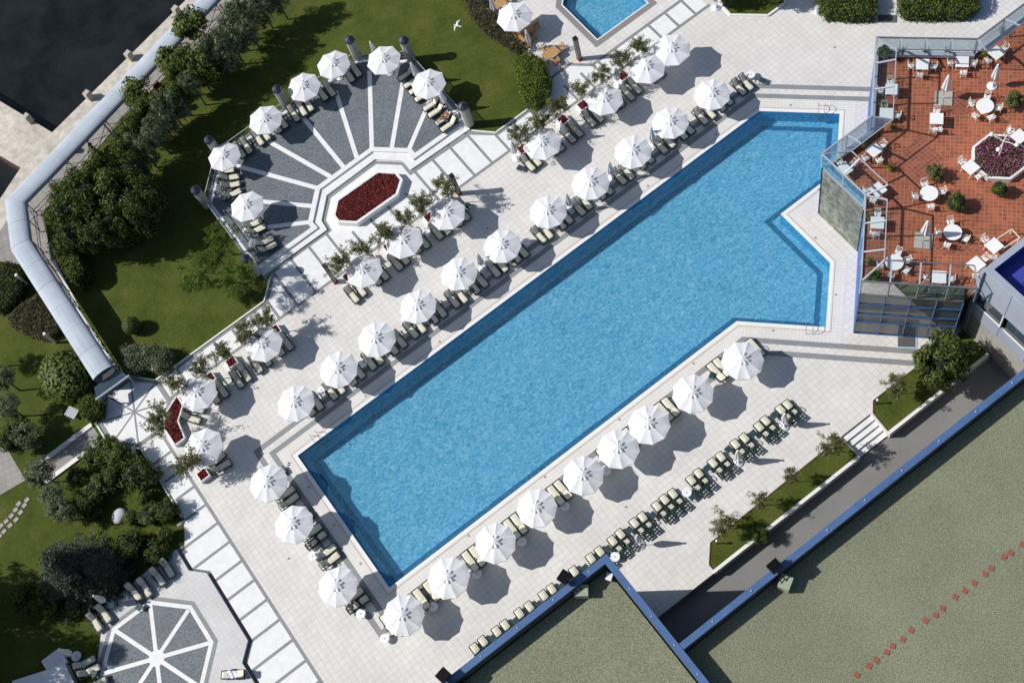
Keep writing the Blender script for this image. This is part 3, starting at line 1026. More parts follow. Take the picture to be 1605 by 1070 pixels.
PADS = [(1343, 1057), (1362, 1043), (1373, 1034), (1390, 1021.5), (1399, 1011.5), (1415, 1001), (1428, 987), (1450.5, 972), (1466, 963), (1477, 952.5), (1497, 935), (1512.5, 925),
        (1527, 913), (1544, 899), (1553.5, 890), (1573.5, 872), (1584, 866), (1602, 853)]
mb = MB()
mb.box(0, 0, 0, 0.34, 0.34, 0.05)
pm = mb.mesh('roof_pad', M['red_pad'])
for k, (x, y) in enumerate(PADS):
    p = at(x, y, ZR - 1.34)
    o = put('roof_pad', pm, None, (p.x, p.y, ZR - 1.365), 0.5 + 0.15 * math.sin(5 * k))
    tag(o, 'brick red square pad, %s in the dotted line from its end by the frame bottom' % nth(k + 1), 'roof pad', 'red pads in a dotted line on the gravel roof')


def floodlight(label, px, py, rot, base):
    hp = at(px, py, ZR + .9)
    bp = at(*base, ZR - .6)
    r = thing('roof_floodlight', label, 'floodlight', (bp.x, bp.y, ZR - 1.36), 0, 'floodlights on the roof edges')
    m1 = MB()
    m1.box(0, 0, 0, 0.95, 0.8, 0.85, rot)
    m1.build('ballast_block', M['box_green'], r)
    h = Vector((hp.x - bp.x, hp.y - bp.y, 2.2))
    m1 = MB()
    m1.tube([(0.1, 0, .85), (h.x * .45 + .1, h.y * .45, 1.2), tuple(h)], 0.035, 6)
    m1.tube([(-0.25, 0.1, .85), (h.x * .45 - .2, h.y * .45, 1.15), tuple(h)], 0.035, 6)
    m1.build('arm', M['black_metal'], r)
    m1 = MB()
    d = Vector((h.x, h.y, 0)).normalized(); sd = Vector((-d.y, d.x, 0))
    for k in range(7):
        c = h + d * (0.11 * k - .1)
        m1.bar(tuple(c - sd * .42 + Vector((0, 0, -.28))), tuple(c + sd * .42 + Vector((0, 0, -.28))), 0.04, 0.55)
    m1.bar(tuple(h - d * .15 + Vector((0, 0, -.3))), tuple(h + d * .62 + Vector((0, 0, -.3))), 0.8, 0.2)
    m1.build('lamp_head', M['black_metal'], r)
    return r


floodlight('black slatted floodlight on the parapet above the row of loungers', 888, 905, math.radians(-37), (911, 925))
floodlight('black slatted floodlight hanging over the service road edge', 1218, 889, 0.5, (1231, 912))
floodlight('black slatted floodlight cut by the bottom of the frame', 697, 1060, math.radians(-37), (722, 1082))
p = at(955, 904, ZR - 1.0)
r = thing('roof_vent_box', 'small white box on legs near the tip of the gravel roof', 'vent box', (p.x, p.y, ZR - 1.3))
mb = MB(); mb.box(0, 0, .18, .5, .42, .3, .6); mb.build('box', M['white_plastic'], r)
mb = MB()
for dx, dy in ((.2, .1), (-.2, .1), (.1, -.2), (-.1, -.15)):
    mb.box(dx, dy, 0, .05, .05, .2)
mb.build('stand', M['black_metal'], r)

# ------------------------------------------------------------------ sun loungers
def lounger(folded, back_deg=50, name='sun_lounger'):
    r = thing(name, 'x', 'sun lounger')
    m1 = MB()
    for sx in (-.32, .32):
        m1.bar((sx, 0.0, .28), (sx, 1.95 if folded else 1.85, .28), .07, .09)
    m1.bar((-.31, -.02, .28), (.31, -.02, .28), .07, .09)
    m1.bar((-.31, 1.18, .26), (.31, 1.18, .26), .06, .06)
    m1.bar((-.31, 1.86, .26), (.31, 1.86, .26), .06, .06)
    for k in range(5):
        m1.bar((-.3, .2 + .2 * k, .265), (.3, .2 + .2 * k, .265), .11, .03)
    m1.build('frame', M['resin'], r)
    for sx, sy in ((-.29, .14), (.29, .14), (-.29, 1.6), (.29, 1.6)):
        m1 = MB(); m1.tube([(sx, sy, 0), (sx, sy, .26)], [.028, .04], 6)
        m1.build('leg', M['resin'], r)
    a_ = math.radians(back_deg)
    dy, dz = math.cos(a_), math.sin(a_)
    m1 = MB()
    Lb = .78
    for sx in (-.27, .27):
        m1.bar((sx, 1.16, .29), (sx, 1.16 + dy * Lb, .29 + dz * Lb), .05, .05)
    for k in range(4 if folded else 5):
        q = .12 + k * (.2 if folded else .16)
        m1.bar((-.27, 1.16 + dy * q, .29 + dz * q), (.27, 1.16 + dy * q, .29 + dz * q), .085, .03)
    if folded:
        m1.bar((0, 1.16 + dy * .3, .29 + dz * .3), (0, 1.16 + dy * Lb, .29 + dz * Lb), .1, .03)
    m1.bar((-.27, 1.16 + dy * Lb, .29 + dz * Lb), (.27, 1.16 + dy * Lb, .29 + dz * Lb), .08, .05)
    m1.build('back_frame', M['resin'], r)
    if folded:
        m1 = MB()
        m1.tube([(-.33, .84, .30), (-.25, .80, .45), (0, .79, .50), (.25, .80, .45), (.33, .84, .30)], .04, 6)
        m1.build('hoop', M['resin'], r)
    for sx in (-1, 1):
        m1 = MB()
        m1.tube([(sx * .34, .78, .28), (sx * .36, .84, .45), (sx * .36, 1.0, .53), (sx * .36, 1.2, .53), (sx * .34, 1.34, .30)], .034, 6)
        m1.build('armrest', M['resin'], r)

    def pad(y0, y1, z0, h, w, ang=0.0, py=0.0, pz=0.0):
        """a soft cushion with rounded ends, optionally swung up about (py, pz)"""
        m2 = MB()
        nx, ny = 6, 10
        grid = {}
        for i in range(nx + 1):
            for j in range(ny + 1):
                u, v = i / nx * 2 - 1, j / ny
                ww = w * (1 - .16 * max(0, (abs(v - .5) - .40) / .1) ** 2)
                x = u * ww
                y = y0 + (y1 - y0) * v
                e = (1 - abs(u) ** 6) * (1 - abs(2 * v - 1) ** 10)
                zt = z0 + h * (.45 + .55 * e) - .012 * (1 if j % 3 == 0 and 0 < j < ny else 0)
                grid[i, j, 1] = (x, y, zt)
                grid[i, j, 0] = (x, y, z0)
        def tf(p):
            if not ang:
                return p
            yy, zz = p[1] - py, p[2] - pz
            return (p[0], py + yy * math.cos(ang) - zz * math.sin(ang), pz + yy * math.sin(ang) + zz * math.cos(ang))
        idx = {}
        for k_, p in grid.items():
            idx[k_] = len(m2.v); m2.v.append(tf(p))
        for i in range(nx):
            for j in range(ny):
                m2.f.append((idx[i, j, 1], idx[i + 1, j, 1], idx[i + 1, j + 1, 1], idx[i, j + 1, 1])); m2.mi.append(0)
                m2.f.append((idx[i, j, 0], idx[i, j + 1, 0], idx[i + 1, j + 1, 0], idx[i + 1, j, 0])); m2.mi.append(0)
        for i in range(nx):
            for j in (0, ny):
                m2.f.append((idx[i, j, 0], idx[i + 1, j, 0], idx[i + 1, j, 1], idx[i, j, 1])); m2.mi.append(0)
        for j in range(ny):
            for i in (0, nx):
                m2.f.append((idx[i, j, 0], idx[i, j + 1, 0], idx[i, j + 1, 1], idx[i, j, 1])); m2.mi.append(0)
        return m2
    if folded:
        pad(.02, .72, .30, .16, .255).build('folded_cushion', M['cushion'], r, True)
        m1 = MB()
        for k in range(4):
            m1.box(0, .99 + .095 * k, .285 + .012 * k, .40, .075, .03)
        m1.build('seat_strap', M['cushion'], r)
    else:
        pad(.02, 1.2, .29, .10, .265).build('seat_cushion', M['cushion'], r, True)
        pad(1.18, 1.98, .31, .09, .265, a_, 1.18, .31).build('back_cushion', M['cushion'], r, True)
    return r


LA = lounger(False, 50)
LB = lounger(True, 14)
LC = lounger(False, 22)
USED = set()


def place(proto, x, y, rot, label, group, z=0.0):
    j = random.uniform(-.035, .035)
    if proto.name not in USED:
        USED.add(proto.name)
        clone_ready(proto)
        proto.location = (x, y, z)
        proto.rotation_euler = (0, 0, rot + j)
        tag(proto, label, None, group)
        return proto
    return clone(proto, (x, y, z), rot + j, label, group)


def clone_ready(root):
    KIDS[root.name] = [(ch, [g for g in bpy.data.objects if g.parent == ch]) for ch in bpy.data.objects if ch.parent == root]


def rot_of(f, h):
    d = h - f
    return math.atan2(d.y, d.x) - math.pi / 2


UPX = [50.9, 50.1, 48.6, 47.7, 46.6, 45.7, 44.2, 43.4, 42.1, 41.2, 39.7, 38.8, 37.4, 36.6, 35.1, 34.3, 32.8, 32.0, 30.7, 29.9, 28.5, 27.8, 25.8, 25.0, 23.6, 22.8, 21.4, 20.5, 19.2, 18.4,
       17.0, 16.1, 14.8, 14.0, 12.7, 11.8, 10.3, 9.5, 8.3, 7.4, 6.2, 5.4, 3.9, 3.1]
for k, x in enumerate(UPX):
    place(LA, x, 2.0 + random.uniform(-.05, .08), 0, 'cream lounger with raised back, %s from the red terrace in the poolside row of umbrellas' % nth(k + 1), 'loungers along the garden side of the pool')
FRX = [33.7, 33.0, 31.5, 30.8, 29.3, 28.45, 26.9, 26.1, 24.7, 23.9, 22.1, 21.3, 20.5, 19.1, 18.3, 16.9, 16.1, 14.8, 13.95, 12.3, 11.5, 10.1, 9.3, 7.9, 7.0, 5.6, 4.8, 3.5, 2.7]
for k, x in enumerate(FRX):
    place(LB, x, -22.05 + random.uniform(-.05, .05), math.pi, 'dark lounger with folded cream cushion, %s from the road steps in the unshaded row' % nth(k + 1), 'loungers with folded cushions in the open row')
BOT = [(1172.6, 532), (1126.8, 569.2), (1116.3, 575.8), (1043.7, 628.8), (1032, 636), (985, 681), (940, 706), (875.9, 760.3), (865, 768), (812, 818), (800, 826), (742.5, 862.6), (731, 871), (670.7, 918.7), (655, 931), (607, 975)]
for k, (x, y) in enumerate(BOT):
    p = at(x, y, .36)
    place(LC, p.x, -15.75 if k else p.y, math.pi, 'cream lounger lying almost flat, %s from the office block under the roofside umbrellas' % nth(k + 1), 'loungers along the roof side of the pool')
MID = [(1040, 119.2), (1027.3, 127.4), (1004.4, 144.9), (993.2, 155.6), (977, 166), (966, 173), (944.5, 189.2), (932.4, 196.5), (911.8, 212.5), (900.6, 222), (882.6, 235), (873.1, 241.1), (847.3, 258.5), (837.2, 266.4),
       (734.4, 343.9), (723.2, 352.8), (704.5, 365.9), (692.3, 373.4), (671.3, 387.5), (658, 395.5), (639.6, 412.7), (628.9, 421.7), (607.6, 436.8), (595.9, 444.6), (572.3, 462.6), (561.1, 472.7),
       (457.1, 546.7), (443.6, 555.7), (422.7, 572.1), (409.2, 582.6), (391.3, 596), (379.3, 606.5), (355.2, 620.8), (342.5, 630.7)]
for k, (x, y) in enumerate(MID):
    p = at(x, y, .36)
    place(LA, p.x, p.y, 0, 'cream lounger with raised back, %s from the red terrace in the row beneath the planters' % nth(k + 1), 'loungers in front of the flower planters')
LEFT = [(442, 737), (461, 763.4), (467, 774.6), (481.2, 794.8), (489.4, 805.2), (502.9, 822.4), (510.4, 834.4), (525.3, 853.8), (531.3, 866.5), (568.1, 922.5), (576.5, 934.6)]
for k, (x, y) in enumerate(LEFT):
    p = at(x, y, .36)
    fold = k in (6, 10)
    place(LB if fold else LA, p.x + (.25 if k == 0 else 0), p.y, math.pi / 2, ('dark lounger with a folded cushion, %s from the pool ladder along the short end' if fold else 'cream lounger with raised back, %s from the pool ladder along the short end') % nth(k + 1), 'loungers along the short end of the pool')
NOOK = [((320.9, 642.4), (297, 638)), ((314, 660.1), (287, 651)), ((351.3, 709.2), (327.8, 728.8)), ((361, 722.9), (329.7, 738.6))]
NL = ['upper one of two loungers facing out of the bent flower bed', 'lower one of two loungers facing out of the bent flower bed', 'shaded lounger nearer the umbrella beside the square red planter', 'shaded lounger farther from the umbrella beside the square red planter']
for (f, h), lb in zip(NOOK, NL):
    p, q = at(*f, .36), at(*h, .5)
    place(LA, p.x, p.y, rot_of(p, q), 'cream ' + lb, 'loungers by the octagonal landing')
FANL = [((433.7, 380.9), (408, 393)), ((428.8, 371), (403.3, 383.3)), ((416, 352.9), (389.3, 363.8)), ((410, 344.4), (385, 354)), ((377.8, 297), (353.5, 308)), ((376.4, 286.4), (348, 292)),
        ((375.3, 275.2), (343.9, 279.7)), ((367.5, 265), (338, 266)), ((382.2, 246), (368, 225)), ((392.6, 239.3), (378.6, 218)), ((411.4, 226.5), (396.8, 205)), ((421.7, 218.6), (407, 197)), ((438.7, 207.1), (424.5, 186)),
        ((448.5, 199.8), (434, 178.5)), ((467.3, 188.9), (452.7, 167)), ((478.8, 180.4), (464, 158.5)), ((489.2, 173.1), (474.8, 151.5)), ((511.4, 155.9), (497, 134.5)), ((523.6, 149.3), (507.8, 127.4)),
        ((552.7, 127.4), (539, 104.5)), ((563.7, 118.9), (550.3, 97)), ((624, 124.8), (644.8, 110)), ((633.6, 136), (655, 121.5)), ((641.5, 146), (663, 131)), ((650.4, 157.3), (672, 142)), ((663.9, 171.8), (685, 156)),
        ((671.7, 181.9), (693, 166)), ((683, 194.3), (706, 177)), ((691.4, 204.3), (714, 187))]
for k, (f, h) in enumerate(FANL):
    p, q = at(*f, .66), at(*h, .8)
    place(LA, p.x, p.y, rot_of(p, q), 'cream lounger, %s clockwise from the feathery pines round the fan plaza' % nth(k + 1), 'loungers round the fan plaza', 0.3)
OCT = [((270.4, 903.2), (253.7, 877.7)), ((256.6, 915.9), (238, 891.4)), ((235, 933.6), (217.4, 906.1)), ((219.3, 939.5), (201.7, 915.9)), ((172.2, 973.8), (152.6, 947.3)), ((157.5, 987.6), (138.9, 960.1)),
       ((148.7, 1030), (121, 1043)), ((155.6, 1042.5), (126, 1056)), ((167, 1063), (138, 1077))]
for k, (f, h) in enumerate(OCT):
    p, q = at(*f, .66), at(*h, .8)
    place(LA, p.x, p.y, rot_of(p, q), 'cream lounger, %s counted from the paved panels round the octagon plaza' % nth(k + 1), 'loungers round the octagon plaza', 0.3)
p, q = at(347, 1057, .66), at(386, 1056, .66)
place(LC, p.x, p.y, rot_of(p, q), 'lone flat lounger with a pale towel on the octagon plaza', None, 0.3)
mid = p.lerp(q, .43)
mb = MB()
for i in range(6):
    for j in range(5):
        def zz(a_, b_): return .05 * math.sin(a_ * 1.9 + b_) + .035 * math.sin(b_ * 2.3)
        P4 = [((i + a_) * .14 - .42, (j + b_) * .12 - .30 + .03 * math.sin(i + a_), .06 + zz(i + a_, j + b_)) for a_, b_ in ((0, 0), (1, 0), (1, 1), (0, 1))]
        mb.face(P4)
o = put('towel', mb.mesh('towel', M['towel']), None, (mid.x, mid.y, 0.3 + .37), rot_of(p, q) + math.pi / 2)
tag(o, 'crumpled pale lilac towel on the lone lounger', 'towel')

# ------------------------------------------------------------------ umbrellas
def umbrella(seed, R=1.66, NP=10):
    rr = random.Random(seed)
    r = thing('pool_umbrella', 'x', 'umbrella')
    ZE, ZA = 2.2, 2.70
    ph = rr.uniform(0, math.pi / 4)
    m1 = MB()
    NS, NR = 4, 6
    rings = []
    for k in range(NR + 1):
        f = k / NR
        row = []
        for i in range(NP):
            a0, a1 = ph + i * 2 * math.pi / NP, ph + (i + 1) * 2 * math.pi / NP
            for j in range(NS):
                u = j / NS
                p0, p1 = Vector((math.cos(a0), math.sin(a0))), Vector((math.cos(a1), math.sin(a1)))
                q = p0.lerp(p1, u) * R * max(f, .02)
                sag = math.sin(math.pi * u) * f * .035
                z = ZA + (ZE - ZA) * (f ** 1.08) - sag + (.02 * math.sin(i * 2.1 + k) * f if 0 < j else 0)
                wr = rr.uniform(-.005, .005) if 0 < k else 0
                row.append(len(m1.v)); m1.v.append((q.x * (1 - .018 * math.sin(math.pi * u) * (k == NR)), q.y * (1 - .018 * math.sin(math.pi * u) * (k == NR)), z + wr))
        rings.append(row)
    row = []
    for t_ in rings[-1]:
        x, y, z = m1.v[t_]
        row.append(len(m1.v)); m1.v.append((x * 1.0, y * 1.0, z - .10))
    rings.append(row)
    nn = NP * NS
    for k in range(len(rings) - 1):
        for i in range(nn):
            j = (i + 1) % nn
            m1.f.append((rings[k][i], rings[k + 1][i], rings[k + 1][j], rings[k][j])); m1.mi.append(0)
    m1.f.append(tuple(rings[0])); m1.mi.append(0)
    m1.build('canopy', M['canvas'], r)
    m1 = MB()
    n = 48
    rg = []
    for k, (rad, z) in enumerate(((.03, 2.77), (.18, 2.745), (.34, 2.69), (.47, 2.625), (.50, 2.60))):
        row = []
        for i in range(n):
            a_ = 2 * math.pi * i / n + ph
            w_ = math.cos(8 * a_) * (.0, .008, .018, .028, .034)[k]
            rj = rad * (1 + (.12 * math.cos(8 * a_) if k > 2 else 0))
            row.append(len(m1.v)); m1.v.append((rj * math.cos(a_), rj * math.sin(a_), z + w_ + rr.uniform(-.01, .01) * (k > 1)))
        rg.append(row)
    for k in range(len(rg) - 1):
        for i in range(n):
            j = (i + 1) % n
            m1.f.append((rg[k][i], rg[k + 1][i], rg[k + 1][j], rg[k][j])); m1.mi.append(0)
    m1.f.append(tuple(rg[0])); m1.mi.append(0)
    m1.build('vent_cap', M['canvas'], r)
    m1 = MB()
    m1.tube([(0, 0, .05), (0, 0, 2.8)], .025, 8)
    m1.build('pole', M['white_metal'], r)
    m1 = MB()
    m1.lathe([(.38, 0), (.38, .05), (.34, .09), (.06, .12), (.05, .3)], 16)
    m1.build('base', M['white_plastic'], r, True)
    for i in range(NP):
        a_ = ph + i * 2 * math.pi / NP
        m1 = MB()
        m1.bar((.04 * math.cos(a_), .04 * math.sin(a_), ZA - .05), ((R - .04) * math.cos(a_), (R - .04) * math.sin(a_), ZE - .025), .03, .025)
        m1.build('rib', M['white_metal'], r)
    return r


UMB = [umbrella(11 + k) for k in range(4)]
UMF = [umbrella(31 + k, 1.72, 8) for k in range(3)]
UP = [(1116.5, 145.9), (1051, 190), (992.3, 236), (925.4, 286.6), (858.6, 331), (787.6, 384.7), (719, 427.5), (655.8, 479.6), (590.4, 530), (530.8, 578.4), (463.9, 630.7)]
LF = [(419.6, 756.3), (460.9, 822.7), (529.5, 919.3)]
BT = [(1162.4, 564.4), (1085.6, 614.6), (1018.8, 663.9), (969.2, 704.4), (912.6, 744.2), (842.5, 794.9), (776.8, 850.2), (704.9, 904.4), (631.2, 963.4)]
MD = [(1053.2, 77), (1013.3, 105.1), (946.4, 154.8), (848.4, 224.5), (701.2, 334), (632.9, 376.2), (570.5, 424), (412.5, 537), (309, 616.6), (319, 700)]
FN = [(387.5, 323.6), (350.7, 244.1), (415, 187.5), (475.2, 135), (522, 100.5), (601.6, 92.7), (671.4, 130)]
ucount = 0


def place_umb(x, y, label, group, z=0.0, sc_=1.0):
    global ucount
    p = at(x, y, 2.34 * sc_ + z)
    lst = UMF if 'fan' in label or 'planters' in label or 'teak' in label else UMB
    pr = lst[ucount % len(lst)]
    ucount += 1
    return place_scaled(pr, p.x, p.y, random.choice([0, .4, -.3, .8]) + random.uniform(-.15, .15), label, group, z, sc_)


def place_scaled(pr, x, y, rot, label, group, z, s_):
    o = place(pr, x, y, rot, label, group, z)
    s_ *= random.uniform(.975, 1.03)
    o.scale = (s_, s_, s_)
    o.rotation_euler = (random.uniform(-.035, .035), random.uniform(-.035, .035), rot)
    return o


for k, (x, y) in enumerate(UP):
    place_umb(x, y, 'open white umbrella, %s from the red terrace along the garden side of the pool' % nth(k + 1), 'open umbrellas on the garden side of the pool')
for k, (x, y) in enumerate(LF):
    place_umb(x, y, 'open white umbrella, %s from the pool ladder along the short pool end' % nth(k + 1), 'open umbrellas at the short end of the pool')
for k, (x, y) in enumerate(BT):
    place_umb(x, y, 'open white umbrella, %s from the office block along the roof side of the pool' % nth(k + 1), 'open umbrellas on the roof side of the pool')
for k, (x, y) in enumerate(MD):
    place_umb(x, y, 'open white umbrella, %s from the small pool in the row beside the planters' % nth(k + 1), 'open umbrellas by the flower planters')
for k, (x, y) in enumerate(FN):
    place_umb(x, y, 'open white umbrella, %s clockwise from the feathery pines on the fan plaza' % nth(k + 1), 'open umbrellas round the fan plaza', 0.3, .94)
place_umb(806, 24, 'open white umbrella over the teak dining tables near the small pool', None)


def closed(name, slab, H=2.85, rmax=.24):
    r = thing(name, 'x', 'closed umbrella')
    m1 = MB()
    n = 24
    prof = [(.5 * .6, .40), (.62, .75), (.9, .9), (1.0, .72), (1.0, .5), (.75, .34), (.6, .15)]
    zs = [H * .33, H * .38, H * .48, H * .62, H * .78, H * .90, H * .985]
    rs = [.10, .17, rmax, rmax * .82, rmax * .62, rmax * .5, .04]
    rg = []
    for k in range(7):
        row = []
        for i in range(n):
            a_ = 2 * math.pi * i / n
            rad = rs[k] * (1 + .28 * math.cos(8 * a_ + .5 * math.sin(k)) + .06 * math.sin(3 * a_ + k))
            row.append(len(m1.v)); m1.v.append((rad * math.cos(a_), rad * math.sin(a_), zs[k] + .04 * math.cos(8 * a_) * (k < 2)))
        rg.append(row)
    for k in range(6):
        for i in range(n):
            j = (i + 1) % n
            m1.f.append((rg[k][i], rg[k][j], rg[k + 1][j], rg[k + 1][i])); m1.mi.append(0)
    m1.f.append(tuple(rg[-1])); m1.mi.append(0)
    m1.build('folded_canopy', M['canvas'], r)
    m1 = MB()
    m1.tube([(0, 0, .04), (0, 0, H)], .028, 8)
    m1.build('pole', M['white_metal'], r)
    m1 = MB()
    m1.ball((0, 0, H + .04), .09, 10, 6)
    m1.build('finial', M['white_plastic'], r, True)
    m1 = MB()
    if slab:
        for dx in (-.34, .34):
            for dy in (-.34, .34):
                m1.box(dx, dy, 0, .64, .64, .10)
        m1.build('slab_base', M['pillar_stone'], r)
    else:
        m1.lathe([(.42, 0), (.42, .06), (.38, .10), (.07, .13), (.05, .35)], 18)
        m1.build('base', M['white_plastic'], r, True)
    return r


CU = closed('closed_umbrella', False)
CUS = [((1229, 668), 'closed white umbrella between the first two pairs of the open lounger row', 0), ((1157.2, 724.7), 'closed white umbrella between the third and fourth pairs of the open lounger row', 0),
       ((1003.2, 853.8), 'closed white umbrella with a lone long shadow, nearest the blue roof tip', 0), ((810.3, 248.4), 'closed umbrella by the red planter at the end of the upper planter group', 0),
       ((886, 218.7), 'closed umbrella by the second red planter of the upper planter group', 0), ((969.7, 134.8), 'closed umbrella by the red planter below the square lamp column', 0),
       ((960, 281.1), 'closed umbrella between the third and fourth poolside umbrellas from the terrace', 0), ((894.7, 330), 'closed umbrella between the fourth and fifth poolside umbrellas from the terrace', 0),
       ((758.5, 422), 'closed umbrella between the sixth and seventh poolside umbrellas from the terrace', 0), ((1024, 228), 'closed umbrella between the second and third poolside umbrellas from the terrace', 0),
       ((593, 95), 'closed umbrella partly hidden behind the top umbrella of the fan plaza', .3), ((656, 128), 'closed umbrella between the two last umbrellas of the fan plaza', .3), ((701, 171), 'closed umbrella near the sunbather on the fan plaza', .3),
       ((120, 1028), 'closed umbrella by the steps of the octagon plaza', .3), ((172.2, 945.4), 'closed umbrella under the blue spruce at the octagon plaza', .3), ((832, 78), 'closed umbrella between the two teak tables', 0),
       ((777, 27), 'closed umbrella standing in the hedge by the teak tables', 0), ((1122, 13), 'closed umbrella with a round foot by the corner lawn', 0)]
for (x, y), lb, z in CUS:
    p = at(x, y, z)
    place(CU, p.x, p.y, random.uniform(0, 3), lb, 'closed white umbrellas', z)
CT = closed('terrace_umbrella', True, 3.1, .3)
for (x, y), lb in (((1479, 155), 'closed umbrella on a square slab beside the round table of the red terrace'), ((1447, 378), 'closed umbrella on a square slab near the windbreak above the grey bands')):
    p = at(x, y, 7.0)
    place(CT, p.x, p.y, .75, lb, 'closed umbrellas on the red terrace', 7.0)
p = at(1555, 135.5, 7.0)
place(CU, p.x, p.y, 0, 'closed umbrella with a white round foot on the red terrace', None, 7.0)

# ------------------------------------------------------------------ small tables
def rtable():
    r = thing('round_table', 'x', 'side table')
    m1 = MB(); m1.lathe([(.36, .43), (.385, .45), (.385, .47), (.36, .475), (.05, .472)], 22); m1.build('table_top', M['white_plastic'], r)
    for k in range(3):
        a_ = k * 2.094
        m1 = MB(); m1.tube([(.22 * math.cos(a_), .22 * math.sin(a_), .44), (.3 * math.cos(a_), .3 * math.sin(a_), 0)], .022, 6); m1.build('leg', M['white_plastic'], r)
    m1 = MB(); m1.lathe([(.05, .474), (.05, .486), (.01, .488)], 10); m1.build('hole_cap', M['dark_frame'], r)
    return r


def stable():
    r = thing('square_table', 'x', 'side table')
    m1 = MB(); m1.box(0, 0, .36, .52, .52, .04); m1.box(0, 0, .33, .44, .44, .03); m1.build('table_top', M['table_green'], r)
    for sx in (-.2, .2):
        for sy in (-.2, .2):
            m1 = MB(); m1.tube([(sx, sy, .34), (sx * 1.1, sy * 1.1, 0)], .022, 6); m1.build('leg', M['table_green'], r)
    return r


RT, ST = rtable(), stable()
RTS = [((1076.4, 771.4), 'round white table standing in the sun in the open lounger row'), ((963.9, 872.1), 'round white table beside the tip of the blue roof edge'), ((602.8, 1000), 'round white table at the corner of the granite bands'),
       ((565.4, 961.4), 'round white table below the last umbrella of the short pool end'), ((747.9, 899.3), 'round white table in the shade under the eighth roofside umbrella'), ((818, 848.4), 'round white table in the shade under the seventh roofside umbrella'),
       ((678.9, 950.1), 'round white table in the shade of the ninth roofside umbrella'), ((950.5, 738), 'round white table squeezed between the fourth and fifth roofside umbrellas'), ((885.8, 793), 'round white table between the fifth and sixth roofside umbrellas'),
       ((824.7, 379.4), 'round table in shade between the fifth and sixth poolside umbrellas'), ((569, 568.4), 'round table between the ninth and tenth poolside umbrellas'), ((503.8, 611.1), 'round table between the tenth and last poolside umbrellas'),
       ((490.2, 871), 'round white table behind the loungers of the short pool end'), ((1177, 117), 'round white table at the top end of the poolside row'), ((667.6, 364), 'round white table below the red planter in the middle of the row'),
       ((698.7, 441), 'round table beside the sixth and seventh poolside umbrellas'), ((635, 500), 'round table beside the eighth poolside umbrella'), ((396, 381.5), 'round blue-white table by the glass railing of the fan plaza')]
for (x, y), lb in RTS:
    p = at(x, y, .46 + (.3 if 'fan' in lb else 0))
    place(RT, p.x, p.y, random.uniform(0, 2), lb, 'round white side tables', .3 if 'fan' in lb else 0)
STS = [(1214, 650), (1180.7, 678.9), (1142, 703.7), (1109.4, 732.5), (1085, 778), (1023.5, 806.7), (986.2, 830.3), (952.8, 859.7), (917.4, 889.4), (881.5, 917.9), (845.6, 946.3), (808, 973), (772, 1000)]
for k, (x, y) in enumerate(STS):
    p = at(x, y, .38)
    place(ST, p.x, p.y, .05, 'low dark green table, %s from the road steps in the open lounger row' % nth(k + 1), 'dark green tables of the open lounger row')
k = 0
for (x, y) in UP:
    p = at(x, y, 2.34)
    k += 1
    place(ST, p.x + .1, 2.55, .03, 'low dark green table under the %s poolside umbrella from the red terrace' % nth(k), 'dark green tables under the poolside umbrellas')
for k, (x, y) in enumerate([(1195, 126), (1117, 588), (815, 263), (733, 322), (218, 951), (146, 1055)]):
    p = at(x, y, .38 + (.3 if k > 3 else 0))
    place(ST, p.x, p.y, .4, ['low green table in shadow at the top end of the poolside row', 'low green table between the first two roofside umbrellas', 'low green table at the end of the upper planter row', 'dark green table in shade below the tall lamp column',
                             'low green table on the octagon border by the shaded loungers', 'low green table between loungers near the octagon plaza steps'][k], 'other low green tables', .3 if k > 3 else 0)

# ------------------------------------------------------------------ foliage
def leafmesh(name, pts, l, w, mats, seed, up=0.35, mi=None, base=None, nrm=None):
    """small diamond leaves at the given points; base is a mesh builder whose faces come first"""
    g = np.random.default_rng(seed)
    pts = np.asarray(pts, float)
    n = len(pts)
    if nrm is None:
        nm = g.normal(size=(n, 3)) * .75 + np.array([0, 0, .9])
    else:
        nm = nrm * 1.0 + g.normal(size=(n, 3)) * .55 + np.array([0, 0, .35])
    nm /= np.linalg.norm(nm, axis=1)[:, None]
    q = g.normal(size=(n, 3))
    d = np.cross(nm, q); d /= np.linalg.norm(d, axis=1)[:, None] + 1e-9
    s_ = np.cross(nm, d)
    ll = l * g.uniform(.6, 1.3, n)[:, None] * .5
    ww = w * g.uniform(.7, 1.2, n)[:, None] * .5
    v = np.stack([pts - d * ll, pts + s_ * ww, pts + d * ll, pts - s_ * ww], 1).reshape(-1, 3)
    V = [tuple(x) for x in v.tolist()]
    F = [(4 * i, 4 * i + 1, 4 * i + 2, 4 * i + 3) for i in range(n)]
    MI = [0] * n
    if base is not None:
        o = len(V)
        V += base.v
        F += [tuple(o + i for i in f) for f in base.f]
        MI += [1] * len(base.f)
    me = bpy.data.meshes.new(name)
    me.from_pydata(V, [], F)
    for m in mats:
        me.materials.append(m)
    me.polygons.foreach_set("material_index", MI)
    me.update()
    return me


def blob_points(seed, nl, lump, n, rx, ry, rz, hollow=.35, low=-1.0):
    """points in lumps spread through an ellipsoid"""
    g = np.random.default_rng(seed)
    c = []
    while len(c) < nl:
        p = g.uniform(-1, 1, 3)
        r_ = np.linalg.norm(p)
        if hollow < r_ < 1 and p[2] > low:
            c.append(p)
    c = np.array(c) * np.array([rx, ry, rz])
    k = g.integers(0, nl, n)
    q = g.normal(size=(n, 3)); q /= np.linalg.norm(q, axis=1)[:, None]
    sz = g.uniform(.55, 1.25, nl)
    global BN
    BN = q * .75 + c[k] / np.array([rx, ry, rz]) * .6
    return c[k] + q * (g.uniform(0, 1, n) ** .45 * lump * sz[k])[:, None] * np.array([1, 1, .8]), c


